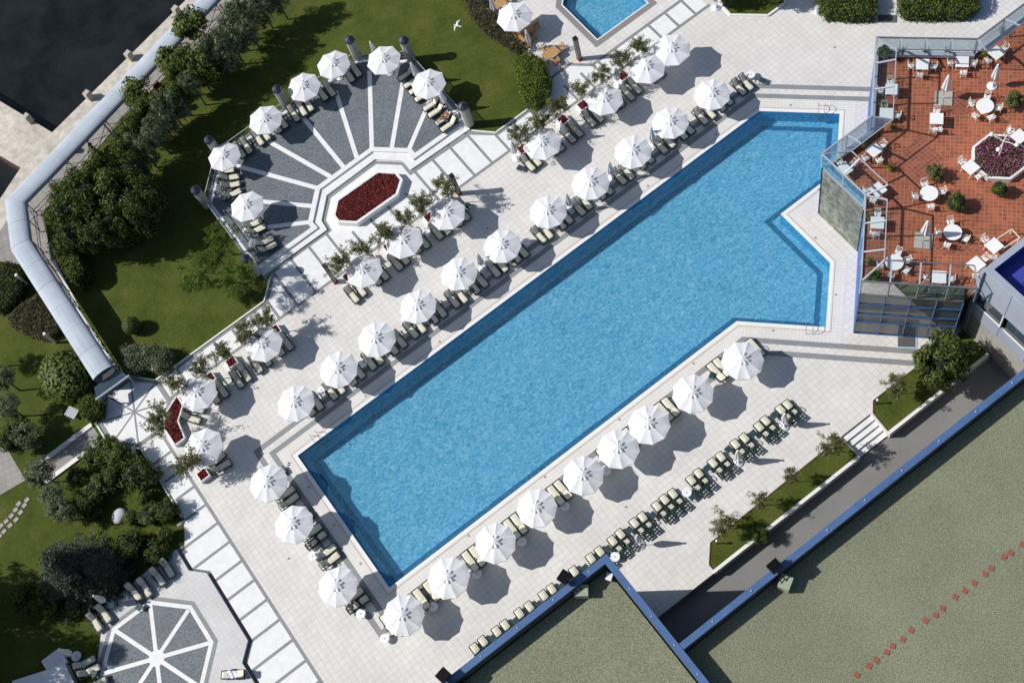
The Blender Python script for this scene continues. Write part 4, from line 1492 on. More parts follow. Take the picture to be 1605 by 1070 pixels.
def core(rx, ry, rz, seed, z=0.0):
    m1 = MB()
    g = random.Random(seed)
    m1.ball((0, 0, z), 1.0, 12, 8)
    m1.v = [(x * rx * g.uniform(.9, 1.1), y * ry * g.uniform(.9, 1.1), z + (zz - z) * rz) for x, y, zz in m1.v]
    return m1


CROWNS = {}


def crown(kind, var):
    key = (kind, var)
    if key in CROWNS:
        return CROWNS[key]
    sd = 100 * len(CROWNS) + 17
    if kind == 'airy':                      # planter trees: thin sprays, open
        g = np.random.default_rng(sd)
        pts, limbs = [], []
        for k in range(17):
            a_ = g.uniform(0, 6.28); t_ = g.uniform(.1, 1.0)
            e = np.array([math.cos(a_) * t_ * 1.15, math.sin(a_) * t_ * 1.15, g.uniform(-.35, .75) - .25 * t_])
            limbs.append(e)
            for q in range(3):
                tip = e + g.normal(size=3) * .28
                m_ = 34
                f = g.uniform(0, 1, m_)[:, None]
                pts.append(e * .45 + (tip - e * .45) * (.25 + .75 * f) + g.normal(size=(m_, 3)) * .095)
        me = leafmesh('crown', np.concatenate(pts), .24, .06, [M['lf_tree'], M['core']], sd, .5)
        r = (me, limbs)
    elif kind == 'broad':
        p, c = blob_points(sd, 26, .62, 2600, 1.35, 1.35, 1.15)
        r = (leafmesh('crown', p, .30, .20, [M['lf_green'], M['core']], sd, .3, nrm=BN), c[:6])
    elif kind == 'willow':
        p, c = blob_points(sd, 30, .5, 2700, 1.3, 1.3, 1.2)
        r = (leafmesh('crown', p, .34, .07, [M['lf_grey'], M['core']], sd, .4, nrm=BN), c[:6])
    elif kind == 'bush':
        p, c = blob_points(sd, 34, .6, 3300, 1.5, 1.5, 1.25)
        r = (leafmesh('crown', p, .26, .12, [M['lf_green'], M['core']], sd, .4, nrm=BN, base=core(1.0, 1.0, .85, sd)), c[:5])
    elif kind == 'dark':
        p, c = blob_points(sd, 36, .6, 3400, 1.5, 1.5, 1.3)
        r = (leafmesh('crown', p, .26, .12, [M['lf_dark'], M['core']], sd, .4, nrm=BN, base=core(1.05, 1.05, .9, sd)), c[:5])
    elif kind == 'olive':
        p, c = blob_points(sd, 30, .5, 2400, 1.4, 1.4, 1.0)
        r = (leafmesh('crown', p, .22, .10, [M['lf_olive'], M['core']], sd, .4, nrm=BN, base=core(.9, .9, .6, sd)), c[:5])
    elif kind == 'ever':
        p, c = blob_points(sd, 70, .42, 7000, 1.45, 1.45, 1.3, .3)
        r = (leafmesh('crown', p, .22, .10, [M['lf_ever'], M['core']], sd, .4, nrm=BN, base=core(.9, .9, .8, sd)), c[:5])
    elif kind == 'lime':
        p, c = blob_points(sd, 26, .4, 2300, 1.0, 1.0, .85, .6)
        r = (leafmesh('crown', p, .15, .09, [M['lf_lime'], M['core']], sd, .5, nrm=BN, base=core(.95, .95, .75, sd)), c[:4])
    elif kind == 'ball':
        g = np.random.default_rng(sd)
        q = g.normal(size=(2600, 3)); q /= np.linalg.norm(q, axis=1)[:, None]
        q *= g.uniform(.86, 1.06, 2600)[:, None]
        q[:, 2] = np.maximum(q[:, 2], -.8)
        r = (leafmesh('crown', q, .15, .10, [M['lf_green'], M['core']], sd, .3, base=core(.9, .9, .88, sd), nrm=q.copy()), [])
    elif kind == 'pine':
        g = np.random.default_rng(sd)
        pts, limbs = [], []
        for k in range(26):
            a_ = g.uniform(0, 6.28); t_ = g.uniform(.2, 1.0)
            e = np.array([math.cos(a_) * t_ * 1.5, math.sin(a_) * t_ * 1.5, g.uniform(-.6, .9) * (1.1 - .5 * t_)])
            limbs.append(e)
            m_ = 120
            f = g.uniform(.1, 1, m_)[:, None]
            dr = np.array([e[0], e[1], .5]) / (np.linalg.norm(e) + .3) * .75
            pts.append(e + dr * (f - .5) + g.normal(size=(m_, 3)) * (.05 + .20 * (1 - f)))
        r = (leafmesh('crown', np.concatenate(pts), .34, .035, [M['lf_pine'], M['core']], sd, .9), limbs[:8])
    elif kind == 'spruce':
        g = np.random.default_rng(sd)
        pts = []
        H = 6.2
        for k in range(16):
            z = .4 + H * (k / 16) ** 1.0
            R_ = 3.9 * (1 - z / (H + .9)) ** .85
            nb = int(9 + 9 * R_ / 4)
            for b_ in range(nb):
                a_ = b_ * 6.283 / nb + g.uniform(-.25, .25) + k
                rr = R_ * g.uniform(.72, 1.12)
                m_ = int(20 + 40 * rr)
                f = g.uniform(.12, 1, m_)
                spread = .07 + .30 * (1 - np.abs(2 * f - 1.1)) * .8
                side = g.normal(size=m_) * spread
                pts.append(np.stack([math.cos(a_) * rr * f - math.sin(a_) * side, math.sin(a_) * rr * f + math.cos(a_) * side, z - .35 * f * rr * .3 + g.normal(size=m_) * .07], 1))
        m1 = MB(); m1.lathe([(2.3, .3), (1.6, 2.2), (.8, 4.4), (.1, 6.2)], 10)
        r = (leafmesh('crown', np.concatenate(pts), .24, .075, [M['lf_blue'], M['core']], sd, .15, base=m1), [])
    CROWNS[key] = r
    return r


TREEN = {}


def tree(name, label, cat, kind, x, y, zc, s_, group=None, trunk=True, z0=0.0, lean=(0, 0), var=None, bark='bark', sz=None, tr=.07):
    """a tree or bush whose crown centre stands zc above the ground at x, y"""
    if var is None:
        TREEN[kind] = TREEN.get(kind, 0) + 1
        var = TREEN[kind] % 3
    me, limbs = crown(kind, var)
    r = thing(name, label, cat, (x, y, z0), 0, group)
    rot = random.uniform(0, 6.28)
    c = put('crown', me, r, (lean[0], lean[1], zc), rot, (s_ * random.uniform(.93, 1.07), s_ * random.uniform(.93, 1.07), (sz or s_)))
    if trunk:
        m1 = MB()
        top = Vector((lean[0], lean[1], zc))
        m1.tube([(0, 0, -.05), tuple(top * .5 + Vector((.04, .03, 0))), tuple(top)], [tr * 1.25, tr, tr * .7], 7)
        for e in limbs:
            v = Matrix.Rotation(rot, 3, 'Z') @ Vector((e[0] * s_, e[1] * s_, e[2] * (sz or s_)))
            st = top * .8
            m1.tube([tuple(st), tuple(st.lerp(top + v, .5) + Vector((0, 0, .05))), tuple(top + v * .85)], [tr * .5, tr * .33, tr * .16], 5)
        m1.build('trunk', M[bark], r)
    return r


def hedge(name, label, cat, poly, h, mat, n, l, w, seed, z0=0.0, group=None, dome=0.25):
    g = np.random.default_rng(seed)
    P = [Vector(p) for p in poly]
    cx_, cy_ = sum(p.x for p in P) / len(P), sum(p.y for p in P) / len(P)
    loc = [(p.x - cx_, p.y - cy_) for p in P]
    xs = [p[0] for p in loc]; ys = [p[1] for p in loc]
    def inside(x, y):
        c = False
        for i in range(len(loc)):
            (x1, y1), (x2, y2) = loc[i - 1], loc[i]
            if (y1 > y) != (y2 > y) and x < (x2 - x1) * (y - y1) / (y2 - y1) + x1:
                c = not c
        return c
    def edge(x, y):
        best = 9
        for i in range(len(loc)):
            a_, b_ = Vector(loc[i - 1]), Vector(loc[i])
            t_ = max(0, min(1, (Vector((x, y)) - a_).dot(b_ - a_) / max(1e-6, (b_ - a_).length_squared)))
            best = min(best, (Vector((x, y)) - a_.lerp(b_, t_)).length)
        return best
    pts = []
    per = sum((Vector(loc[i]) - Vector(loc[i - 1])).length for i in range(len(loc)))
    while len(pts) < n * .68:
        x, y = g.uniform(min(xs), max(xs)), g.uniform(min(ys), max(ys))
        if inside(x, y):
            e = edge(x, y)
            hh = h - dome * math.exp(-e * 3.0) + .14 * math.sin(x * 2.6 + seed) * math.sin(y * 2.9 + 1)
            pts.append((x, y, hh + g.normal() * .07))
    while len(pts) < n:
        i = g.integers(0, len(loc))
        a_, b_ = Vector(loc[i - 1]), Vector(loc[i])
        if g.uniform() > (b_ - a_).length / per * len(loc) * .6:
            continue
        q = a_.lerp(b_, g.uniform())
        pts.append((q.x + g.normal() * .09, q.y + g.normal() * .09, g.uniform(.05, h - dome * .6)))
    m1 = MB()
    ins = [(x * .93, y * .93) for x, y in loc]
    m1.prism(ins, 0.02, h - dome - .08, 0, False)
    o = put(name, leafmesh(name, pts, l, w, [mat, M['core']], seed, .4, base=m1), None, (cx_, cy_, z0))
    return tag(o, label, cat, group)


# planters with a small tree in each
def planter(label, x, y, w=.96, d=.96, h=.5):
    r = thing('flower_planter', label, 'planter', (x, y, 0), 0, 'white planters with red flowers')
    m1 = MB()
    for sx, sy, wx, wy in ((0, -d / 2 + .05, w, .1), (0, d / 2 - .05, w, .1), (-w / 2 + .05, 0, .1, d - .2), (w / 2 - .05, 0, .1, d - .2)):
        m1.box(sx, sy, 0, wx, wy, h)
    m1.build('box', M['white_wall'], r)
    g = np.random.default_rng(int(abs(x * 100)))
    n = 420
    pts = np.stack([g.uniform(-w / 2 + .1, w / 2 - .1, n), g.uniform(-d / 2 + .1, d / 2 - .1, n), h - .03 + g.normal(size=n) * .05], 1)
    m1 = MB(); m1.box(0, 0, .05, w - .2, d - .2, h - .14)
    put('flowers', leafmesh('flowers', pts, .12, .09, [M['fl_red'], M['soil']], 5 + n, .2, base=m1), r)
    return r


PTX = [45.7, 43.3, 41.1, 38.72, 36.43, 34.2, 31.9, 23.85, 21.45, 19.3, 17.0, 15.05, 12.6, 4.6, 2.6, -.02, -2.35, -4.7]
for k, x in enumerate(PTX):
    w = nth(k + 1)
    planter('white planter of red flowers, %s from the small pool in its row' % w, x, 10.92)
    tree('planter_tree', 'small open crowned tree in the %s planter from the small pool' % w, 'tree', 'airy', x + random.uniform(-.1, .1), 10.95, 2.45 + random.uniform(-.15, .2), 1.0 + random.uniform(-.08, .12), 'small trees in the planters', z0=.4, bark='pale_bark', tr=.035, var=k % 5)
planter('square white planter of red flowers at the lower end of the planter row', -7.3, 3.65)
tree('planter_tree', 'small open crowned tree leaning over the square red planter', 'tree', 'airy', -7.3, 4.2, 2.5, 1.25, 'small trees in the planters', z0=.4, bark='pale_bark', tr=.035, var=1)
BENT = [(-5.5, 11.4), (-7.2, 10.6), (-7.9, 9.6), (-7.9, 7.55), (-6.9, 7.55), (-6.6, 9.3), (-5.5, 10.3)]
r = thing('bent_flower_bed', 'bent white walled flower bed of red flowers beside the octagonal landing', 'flower bed', (-7.0, 9.4, 0))
mb = MB()
for i in range(len(BENT)):
    a_, b_ = BENT[i], BENT[(i + 1) % len(BENT)]
    mb.bar((*a_, .25), (*b_, .25), .12, .5)
mb.build('wall', M['white_wall'], r, off=(-7.0, 9.4, 0))
def fill(poly, n, h, seed, jit=.05):
    g = np.random.default_rng(seed)
    xs, ys = [p[0] for p in poly], [p[1] for p in poly]
    out = []
    while len(out) < n:
        x, y = g.uniform(min(xs), max(xs)), g.uniform(min(ys), max(ys))
        c = False
        for i in range(len(poly)):
            (x1, y1), (x2, y2) = poly[i - 1], poly[i]
            if (y1 > y) != (y2 > y) and x < (x2 - x1) * (y - y1) / (y2 - y1) + x1:
                c = not c
        if c:
            out.append((x, y, h + g.normal() * jit))
    return np.array(out)
def bed_flowers(parent, poly, off, n, h, mats, seed, l=.12, w=.09):
    m1 = MB(); m1.prism([(p[0] - off[0], p[1] - off[1]) for p in poly], .02, h - .08, 0, False)
    pts = fill(poly, n, h, seed) - np.array([off[0], off[1], 0])
    return put('flowers', leafmesh('flowers', pts, l, w, mats, seed, .25, base=m1), parent)
bed_flowers(r, offset(BENT, -.08), (-7, 9.4), 2600, .45, [M['fl_bed'], M['soil']], 71)
tree('planter_tree', 'wide open crowned tree overhanging the spoked octagonal landing', 'tree', 'airy', -7.5, 8.9, 2.6, 1.25, 'small trees in the planters', z0=.3, bark='pale_bark', tr=.04, var=2)

OCTB = [(15.95, 18.12), (20.55, 18.05), (21.8, 16.75), (21.8, 15.7), (20.55, 14.68), (16.05, 14.75), (14.75, 16.05), (14.8, 16.95)]
r = thing('octagonal_flower_bed', 'large white walled flower bed of dark red flowers before the fan plaza', 'flower bed', (18.3, 16.4, 0))
mb = MB()
i2 = offset(OCTB, -.24)
n = len(OCTB)
for i in range(n):
    j = (i + 1) % n
    mb.face([(*OCTB[i], 0), (*OCTB[j], 0), (*OCTB[j], .62), (*OCTB[i], .62)])
    mb.face([(*OCTB[i], .62), (*OCTB[j], .62), (*i2[j], .62), (*i2[i], .62)])
    mb.face([(*i2[i], .62), (*i2[j], .62), (*i2[j], .3), (*i2[i], .3)])
mb.build('wall', M['white_wall'], r, off=(18.3, 16.4, 0))
bed_flowers(r, i2, (18.3, 16.4), 9000, .55, [M['fl_bed'], M['soil']], 72)

# pillars and railings of the fan plaza
def pillar(label, x, y):
    r = thing('stone_pillar', label, 'pillar', (x, y, .3), 0, 'ribbed stone pillars of the fan plaza')
    prof = []
    z = 0.0
    for k in range(14):
        prof += [(.45, z), (.45, z + .15), (.42, z + .16), (.42, z + .19)]
        z += .195
    m1 = MB(); m1.lathe(prof, 8, ph=math.pi / 8); m1.build('shaft', M['pillar_stone'], r)
    m1 = MB(); m1.lathe([(.50, z - .01), (.50, z + .10), (.42, z + .28), (.04, z + .55)], 8, ph=math.pi / 8); m1.build('cap', M['pillar_cap'], r)
PIL = [((6.3, 16.95), 'ribbed pillar by the steps nearest the feathery pines'), ((6.35, 26.15), 'ribbed pillar between the big dark shrubs and the glass railing'), ((10.05, 29.95), 'ribbed pillar behind the second umbrella of the fan plaza'),
       ((17.9, 30.2), 'ribbed pillar beside the fourth umbrella of the fan plaza'), ((26.1, 30.0), 'ribbed pillar to one side of the sixth umbrella, over open lawn'), ((29.9, 26.35), 'ribbed pillar whose long shadow crosses the lawn by the sixth umbrella'),
       ((29.85, 16.55), 'ribbed pillar beside the sunbather at the end of the fan plaza')]
for (x, y), lb in PIL:
    pillar(lb, x, y)
def railing(label, a_, b_, n):
    a_, b_ = Vector(a_), Vector(b_)
    r = thing('glass_railing', label, 'railing', (a_.x, a_.y, .3), 0, 'glass railings of the fan plaza')
    d = b_ - a_
    m1 = MB(); m1.bar((0, 0, 1.0), (d.x, d.y, 1.0), .06, .05); m1.bar((0, 0, .12), (d.x, d.y, .12), .05, .05); m1.build('rail', M['frame_metal'], r)
    for k in range(n + 1):
        q = d * (k / n)
        m1 = MB(); m1.tube([(q.x, q.y, 0), (q.x, q.y, 1.0)], .025, 6); m1.build('post', M['dark_frame'], r)
    for k in range(n):
        q0, q1 = d * ((k + .06) / n), d * ((k + .94) / n)
        m1 = MB(); m1.face([(q0.x, q0.y, .16), (q1.x, q1.y, .16), (q1.x, q1.y, .95), (q0.x, q0.y, .95)]); m1.build('pane', M['roofglass'], r)
railing('glass railing along the lawn side with the feathery pines', (6.38, 17.4), (6.4, 25.7), 7)
railing('glass railing behind the first and second fan umbrellas', (6.65, 26.5), (9.7, 29.7), 3)
railing('glass railing behind the third and fourth fan umbrellas', (10.5, 30.0), (17.4, 30.05), 5)
railing('glass railing behind the fifth fan umbrella', (18.4, 30.05), (25.6, 30.0), 5)
railing('glass railing behind the sixth fan umbrella', (26.4, 29.7), (29.6, 26.7), 3)
railing('glass railing behind the last fan umbrella and the sunbather', (29.9, 25.9), (29.87, 17.1), 6)

# square lamp columns
def column(label, px_, py_):
    p = at(px_, py_)
    r = thing('lamp_column', label, 'lamp column', (p.x, p.y, 0), 0, 'square lamp columns')
    m1 = MB(); m1.box(0, 0, 0, .42, .42, .12); m1.build('foot', M['red_paint'], r)
    for sx in (-.15, .15):
        for sy in (-.15, .15):
            m1 = MB(); m1.box(sx, sy, .12, .06, .06, 2.9); m1.build('post', M['black_metal'], r)
    m1 = MB(); m1.box(0, 0, .2, .27, .27, 2.75); m1.build('panel', M['lamp_panel'], r)
    m1 = MB(); m1.box(0, 0, 3.02, .4, .4, .22); m1.build('cap', M['black_metal'], r)
column('square lamp column casting a long straight shadow between planters and deck', 719.6, 303.8)
column('square lamp column standing by the small pool corner', 908.4, 93.1)
column('square lamp column at the end of the middle planter group', 525.8, 441.8)

# pool ladders
def ladder(label, x, y, rot):
    r = thing('pool_ladder', label, 'ladder', (x, y, 0), rot, 'steel pool ladders')
    for sx in (-.27, .27):
        m1 = MB()
        m1.tube([(sx, .75, 0), (sx, .72, .55), (sx, .5, .8), (sx, .15, .82), (sx, -.1, .6), (sx, -.16, 0), (sx, -.16, -1.1)], .024, 7)
        m1.build('handrail', M['steel'], r)
    for k in range(3):
        m1 = MB(); m1.box(0, -.16, -.3 - .3 * k, .54, .1, .03); m1.build('step', M['steel'], r)
ladder('steel pool ladder by the corner where the short end begins', 2.1, 0, 0)
ladder('steel pool ladder at the narrow end of the pool under the two grey bands', 53.75, -3.75, math.radians(-45))
ladder('steel pool ladder in the lower bay beside the blue wall strip', 39.6, -18.35, math.radians(135))

# floor drains
mb = MB(); mb.lathe([(.10, 0), (.10, .012), (.07, .014)], 14); mb.lathe([(.04, .014), (.03, .02)], 10)
dm = mb.mesh('floor_drain', plain('dull_drain_steel', (.30, .29, .27), .5))
DR = [(1239, 165), (1283, 297), (1278, 373), (1310, 462), (1212, 518), (1087, 569.5), (971, 657.5), (854, 747), (734.5, 839), (565, 883), (524, 822.5), (484, 763), (573, 620.6), (689, 535.5), (1015.5, 291.5), (1122, 211), (764, 358.5), (452.6, 874.8), (1308, 74.5), (981, 794)]
for k, (x, y) in enumerate(DR):
    p = at(x, y)
    o = put('floor_drain', dm, None, (p.x, p.y, .013))
    tag(o, 'small round floor drain in the paving, %s of the scattered drains by the pool' % nth(k + 1), 'floor drain', 'floor drains')
mb = MB()
for dx in (-.09, .09):
    pts = [(dx + .055 * math.cos(t_ * .628) * (1 if math.sin(t_ * .628) > 0 else .8), .13 * math.sin(t_ * .628)) for t_ in range(10)]
    mb.prism(pts, 0, .03)
    mb.tube([(dx - .05, .02, .03), (dx, .06, .07), (dx + .05, .02, .03)], .01, 5)
p = at(453, 727)
tag(put('flip_flops', mb.mesh('flip_flops', M['black_metal']), None, (p.x, p.y, .01), .8), 'pair of black flip flops left by the pool edge', 'flip flops')

# ------------------------------------------------------------------ garden
def gtree(name, label, cat, kind, px_, py_, zc, s_, group=None, **kw):
    p = at(px_, py_, zc)
    return tree(name, label, cat, kind, p.x, p.y, zc, s_, group, **kw)


QT = [((299, 41), 2.6, 1.15, 'round leafy tree standing between canopy and path, nearest the upper frame edge'), ((277, 96), 2.7, 1.25, 'dense leafy tree overhanging the canopy, second along the quay path'), ((215, 143), 2.5, 1.05, 'round leafy tree by the red box beside the quay path')]
for (x, y), z, s_, lb in QT:
    gtree('leafy_tree', lb, 'tree', 'broad', x, y, z, s_, 'leafy trees along the quay path')
WL = [(428, -6, 1.1, 'willow'), (404, 8, 1.2, 'willow'), (372, 26, 1.2, 'willow'), (352, 46, 1.1, 'willow'), (385, 45, 1.0, 'willow'), (338, 84, 1.35, 'willow'), (358, 66, 1.1, 'willow'), (318, 99, 1.2, 'bush'), (296, 131, .95, 'willow'), (276, 116, .9, 'bush'), (304, 108, 1.1, 'bush'),
      (263, 170, 1.2, 'willow'), (274, 148, .9, 'bush'), (247, 188, 1.2, 'willow'), (238, 207, 1.1, 'willow'), (218, 231, 1.25, 'willow'), (228, 172, .95, 'bush'), (205, 198, 1.0, 'bush')]
for k, (x, y, s_, kd) in enumerate(WL):
    gtree('garden_tree', ('%s feathery grey-green' if kd == 'willow' else '%s leafy green') % nth(k + 1) + ' tree counted down the lawn edge from the upper frame edge', 'tree', kd, x + 5, y + 3, 3.3, s_ * .88, 'trees between the lawn and the quay path', sz=s_ * 1.45)
DK = [(188, 242, 1.15, 'bush'), (156, 267, 1.3, 'bush'), (202, 263, 1.25, 'dark'), (119, 291, 1.15, 'bush'), (133, 309, 1.45, 'dark'), (173, 297, 1.45, 'bush'), (94, 305, 1.0, 'bush'), (82, 337, .95, 'bush'), (109, 333, 1.35, 'dark'), (148, 333, 1.4, 'dark'),
      (190, 325, 1.5, 'olive'), (173, 352, 1.3, 'dark'), (109, 365, 1.2, 'dark'), (210, 338, 1.2, 'dark'), (141, 362, 1.2, 'dark'), (94, 382, .9, 'dark'), (222, 300, 1.2, 'dark')]
for k, (x, y, s_, kd) in enumerate(DK):
    gtree('large_shrub', 'large dark shrub, %s from the walking person in the thicket by the path bend' % nth(k + 1), 'shrub', kd, x + 9, y + 4, 3.6 if k not in (7, 15, 6) else 2.2, s_ * .86, 'large dark shrubs of the thicket', trunk=False, sz=s_ * 1.5)
p6 = lambda *pts, z=0: [tuple(at(x, y, z)[:2]) for x, y in pts]
hedge('clipped_hedge', 'clipped hedge standing between the canopy path and the lawn', 'hedge', p6((82, 388), (119, 388), (130, 424), (124, 434), (116, 443), (98, 424), z=2.0), 2.2, M['lf_green'], 5200, .2, .1, 31)
PN = [((345, 374), 1.0, 'feathery pine nearest the fan plaza railing'), ((313, 424), 1.3, 'feathery pine standing out on the open lawn'), ((372, 438), 1.35, 'feathery pine overhanging the lawn corner by the pillar'), ((340, 402), 1.1, 'feathery pine in the middle of the lawn clump')]
for (x, y), s_, lb in PN:
    gtree('feathery_pine', lb, 'pine tree', 'pine', x, y, 3.1, s_, 'feathery pines beside the fan plaza')
gtree('ball_shrub', 'small clipped ball shrub alone on the lawn', 'shrub', 'ball', 206, 510, .8, .85, trunk=False)
hedge('low_hedge', 'rounded hedge between the lawn and the octagonal landing', 'hedge', p6((187, 541), (225, 538), (256, 541), (268, 552), (262, 570), (246, 580), (226, 574), (203, 584), (190, 570), z=1.3), 1.6, M['lf_grey'], 4200, .2, .09, 32, dome=.5)
gtree('topiary_bush', 'huge round clipped bush beside the canopy end', 'shrub', 'ball', 104, 588, 1.25, 2.45, trunk=False, sz=1.7)
hedge('square_bush', 'squarish clipped bush beside the spoked landing', 'hedge', p6((124, 624), (140, 616), (158, 628), (156, 648), (136, 657), (124, 648), z=1.2), 1.5, M['lf_green'], 2200, .17, .1, 33)
hedge('curved_hedge', 'dark curved hedge at the frame edge below the path junction', 'hedge', p6((-20, 412), (8, 408), (28, 414), (35, 430), (31, 455), (18, 474), (-5, 486), (-25, 480), z=1.2), 1.6, M['lf_dark'], 4200, .2, .1, 34, dome=.6)
hedge('bronze_shrub_bed', 'bronze leaved shrub bed beside the canopy', 'shrub bed', p6((12, 496), (30, 478), (58, 460), (68, 466), (94, 508), (84, 524), (66, 530), (40, 522), (16, 508), z=.8), 1.0, M['lf_brown'], 5200, .16, .09, 35)
GT = [((6, 594), 2.7, 1.05, 'willow', 'silvery tree at the frame edge above its twin, shadow on the lawn'), ((12, 636), 2.6, 1.15, 'willow', 'silvery tree at the frame edge by the shaded sign'), ((46, 684), 2.3, 1.35, 'willow', 'silver leaved tree at the upper end of the garden path'),
      ((18, 690), 2.2, 1.2, 'dark', 'dark green tree at the frame edge over the shaded court'), ((28, 668), 2.0, 1.0, 'bush', 'mid green tree between the silvery trees at the frame edge'), ((62, 741), 2.6, 1.3, 'willow', 'grey-green tree standing over the lower end of the garden path'),
      ((84, 776), 2.2, 1.1, 'willow', 'grey-green tree below the garden path, beside the stepping stones'), ((96, 803), 2.2, 1.2, 'willow', 'grey-green tree between the stepping stones and the blue spruce'), ((-30, 556), 2.8, 1.1, 'willow', 'tree just outside the frame whose round shadow lies on the lawn')]
for (x, y), z, s_, kd, lb in GT:
    gtree('garden_tree', lb, 'tree', kd, x, y, z, s_ * .74, 'small trees of the lower garden')
gtree('blue_spruce', 'big blue spruce with spreading branches over the lower garden', 'spruce tree', 'spruce', 138, 905, 0.0, 1.1, trunk=True, tr=.2)
gtree('blue_spruce', 'smaller blue spruce crown pressed against the big spruce and octagon plaza', 'spruce tree', 'spruce', 178, 905, 0.0, .72, trunk=True, tr=.15)
for (x, y), lb in (((-150, 955), 'tall conifer outside the frame, upper of three shading the garden corner'), ((-150, 1035), 'tall conifer outside the frame, middle of three shading the garden corner'), ((-120, 1100), 'tall conifer outside the frame, lowest of three shading the garden corner')):
    p = at(x, y, 0)
    tree('dark_conifer', lb, 'conifer tree', 'spruce', p.x, p.y, 0.0, 1.4, 'conifers outside the frame', tr=.3, sz=2.6)
LS = [((190, 716), 1.3, 1.15, 'bush', 'leafy shrub hugging the lower edge of the spoked landing'), ((165, 702), 1.2, 1.0, 'bush', 'leafy shrub beside the dark bench at the garden path end'), ((142, 716), 1.0, 1.0, 'olive', 'brownish shrub next to the garden path'),
      ((216, 742), 1.3, 1.3, 'dark', 'dome shaped dark shrub beside the panelled walk'), ((176, 748), 1.0, 1.2, 'dark', 'dark low shrub in the middle of the lower shrubbery'), ((226, 779), .9, .95, 'lime', 'clipped lime green ball shrub near the panelled walk'),
      ((206, 810), .7, .9, 'lime', 'loose lime shrub beside the pale boulder'), ((232, 806), .9, .95, 'olive', 'olive shrub below the lime ball'), ((258, 836), 1.0, .85, 'lime', 'lime ball shrub at the tip of the shrubbery by the plaza'),
      ((150, 765), 1.0, 1.2, 'olive', 'olive shrub above the boulder in the lower shrubbery'), ((135, 792), 1.1, 1.2, 'bush', 'green shrub between the grey-green trees and the boulder'), ((262, 800), .9, .9, 'dark', 'dark shrub against the edge of the panelled walk'),
      ((240, 746), .9, .8, 'olive', 'olive shrub tight against the panelled walk'), ((118, 745), .8, .8, 'olive', 'sparse bronze shrub below the garden path'), ((205, 855), 1.0, 1.2, 'dark', 'dark shrub in the shade of the blue spruce'), ((246, 868), .8, 1.0, 'dark', 'dark shrub above the first octagon plaza lounger'),
      ((118, 948), .9, 1.0, 'lime', 'yellow-green shrub behind the shaded closed umbrella'), ((40, 935), 1.2, 1.2, 'bush', 'leafy shrub at the shaded lower lawn edge'), ((75, 940), 1.2, 1.2, 'bush', 'leafy shrub below the blue spruce beside the dark corner')]
for (x, y), z, s_, kd, lb in LS:
    gtree('shrub', lb, 'shrub', kd, x, y, z * .85, s_ * .76, 'shrubs of the lower garden', trunk=False)
mb = MB(); mb.ball((0, 0, .2), .72, 14, 8, .45)
g_ = random.Random(3); mb.v = [(x * g_.uniform(.88, 1.1), y * g_.uniform(.88, 1.1), z) for x, y, z in mb.v]
p = at(186, 807, .4)
tag(put('boulder', mb.mesh('boulder', M['boulder'], True), None, (p.x, p.y, 0)), 'pale rounded boulder among the shrubs of the lower garden', 'boulder')
STN = [(42, 783), (38, 791.5), (32, 802.5), (25, 814), (15.5, 823), (6, 832.5), (-1, 840), (29, 789), (24, 798.5), (17.5, 808), (9.5, 816.5), (1.5, 823.5)]
mb = MB(); mb.prism([(-.22, -.17), (.21, -.18), (.23, .16), (-.2, .18)], 0, .05)
sm = mb.mesh('stepping_stone', M['concrete'])
for k, (x, y) in enumerate(STN):
    p = at(x, y)
    o = put('stepping_stone', sm, None, (p.x, p.y, -.03), .25 + .1 * math.sin(3 * k))
    tag(o, 'pale stepping stone in the lawn, %s down the %s row from the shaded court' % (nth(k + 1 if k < 7 else k - 6), 'inner' if k < 7 else 'outer'), 'stepping stone', 'stepping stones in the lower lawn')

# hedges by the upper edge of the frame
hedge('big_bush', 'thick rounded bush beside the teak dining table', 'hedge', p6((806, 92), (826, 80), (850, 92), (861, 118), (859, 146), (838, 164), (822, 158), (812, 130), z=1.4), 1.8, M['lf_lime'], 5200, .17, .09, 36, dome=.6)
hedge('ragged_hedge', 'ragged brownish hedge between the upper lawn and the dining tables', 'hedge', p6((715, -30), (745, -30), (775, 18), (800, 44), (822, 70), (812, 84), (790, 66), (760, 48), (735, 20), z=.9), 1.1, M['lf_brown'], 2600, .26, .08, 37, dome=.4)
hedge('clipped_hedge', 'long clipped hedge to one side of the dark doormat at the top', 'hedge', p6((1276, -20), (1288, 12), (1295, 21), (1340, 24), (1372, 22), (1374, -20), z=1.2), 1.5, M['lf_green'], 4600, .19, .11, 38)
hedge('clipped_hedge', 'long clipped hedge between the doormat and the glass windbreak', 'hedge', p6((1410, -20), (1409, 12), (1420, 21), (1470, 22), (1520, 20), (1535, 8), (1536, -20), z=1.2), 1.5, M['lf_green'], 4800, .19, .11, 39)
p = at(1250, -40, 3)
tree('garden_tree', 'tree above the frame shading the corner lawn', 'tree', 'broad', at(1110, -40, 3).x, at(1110, -40, 3).y, 3.2, 1.3)
tree('garden_tree', 'leafy tree above the frame over the far end of the corner lawn', 'tree', 'broad', at(1190, -25, 3).x, at(1190, -25, 3).y, 3.2, 1.0)

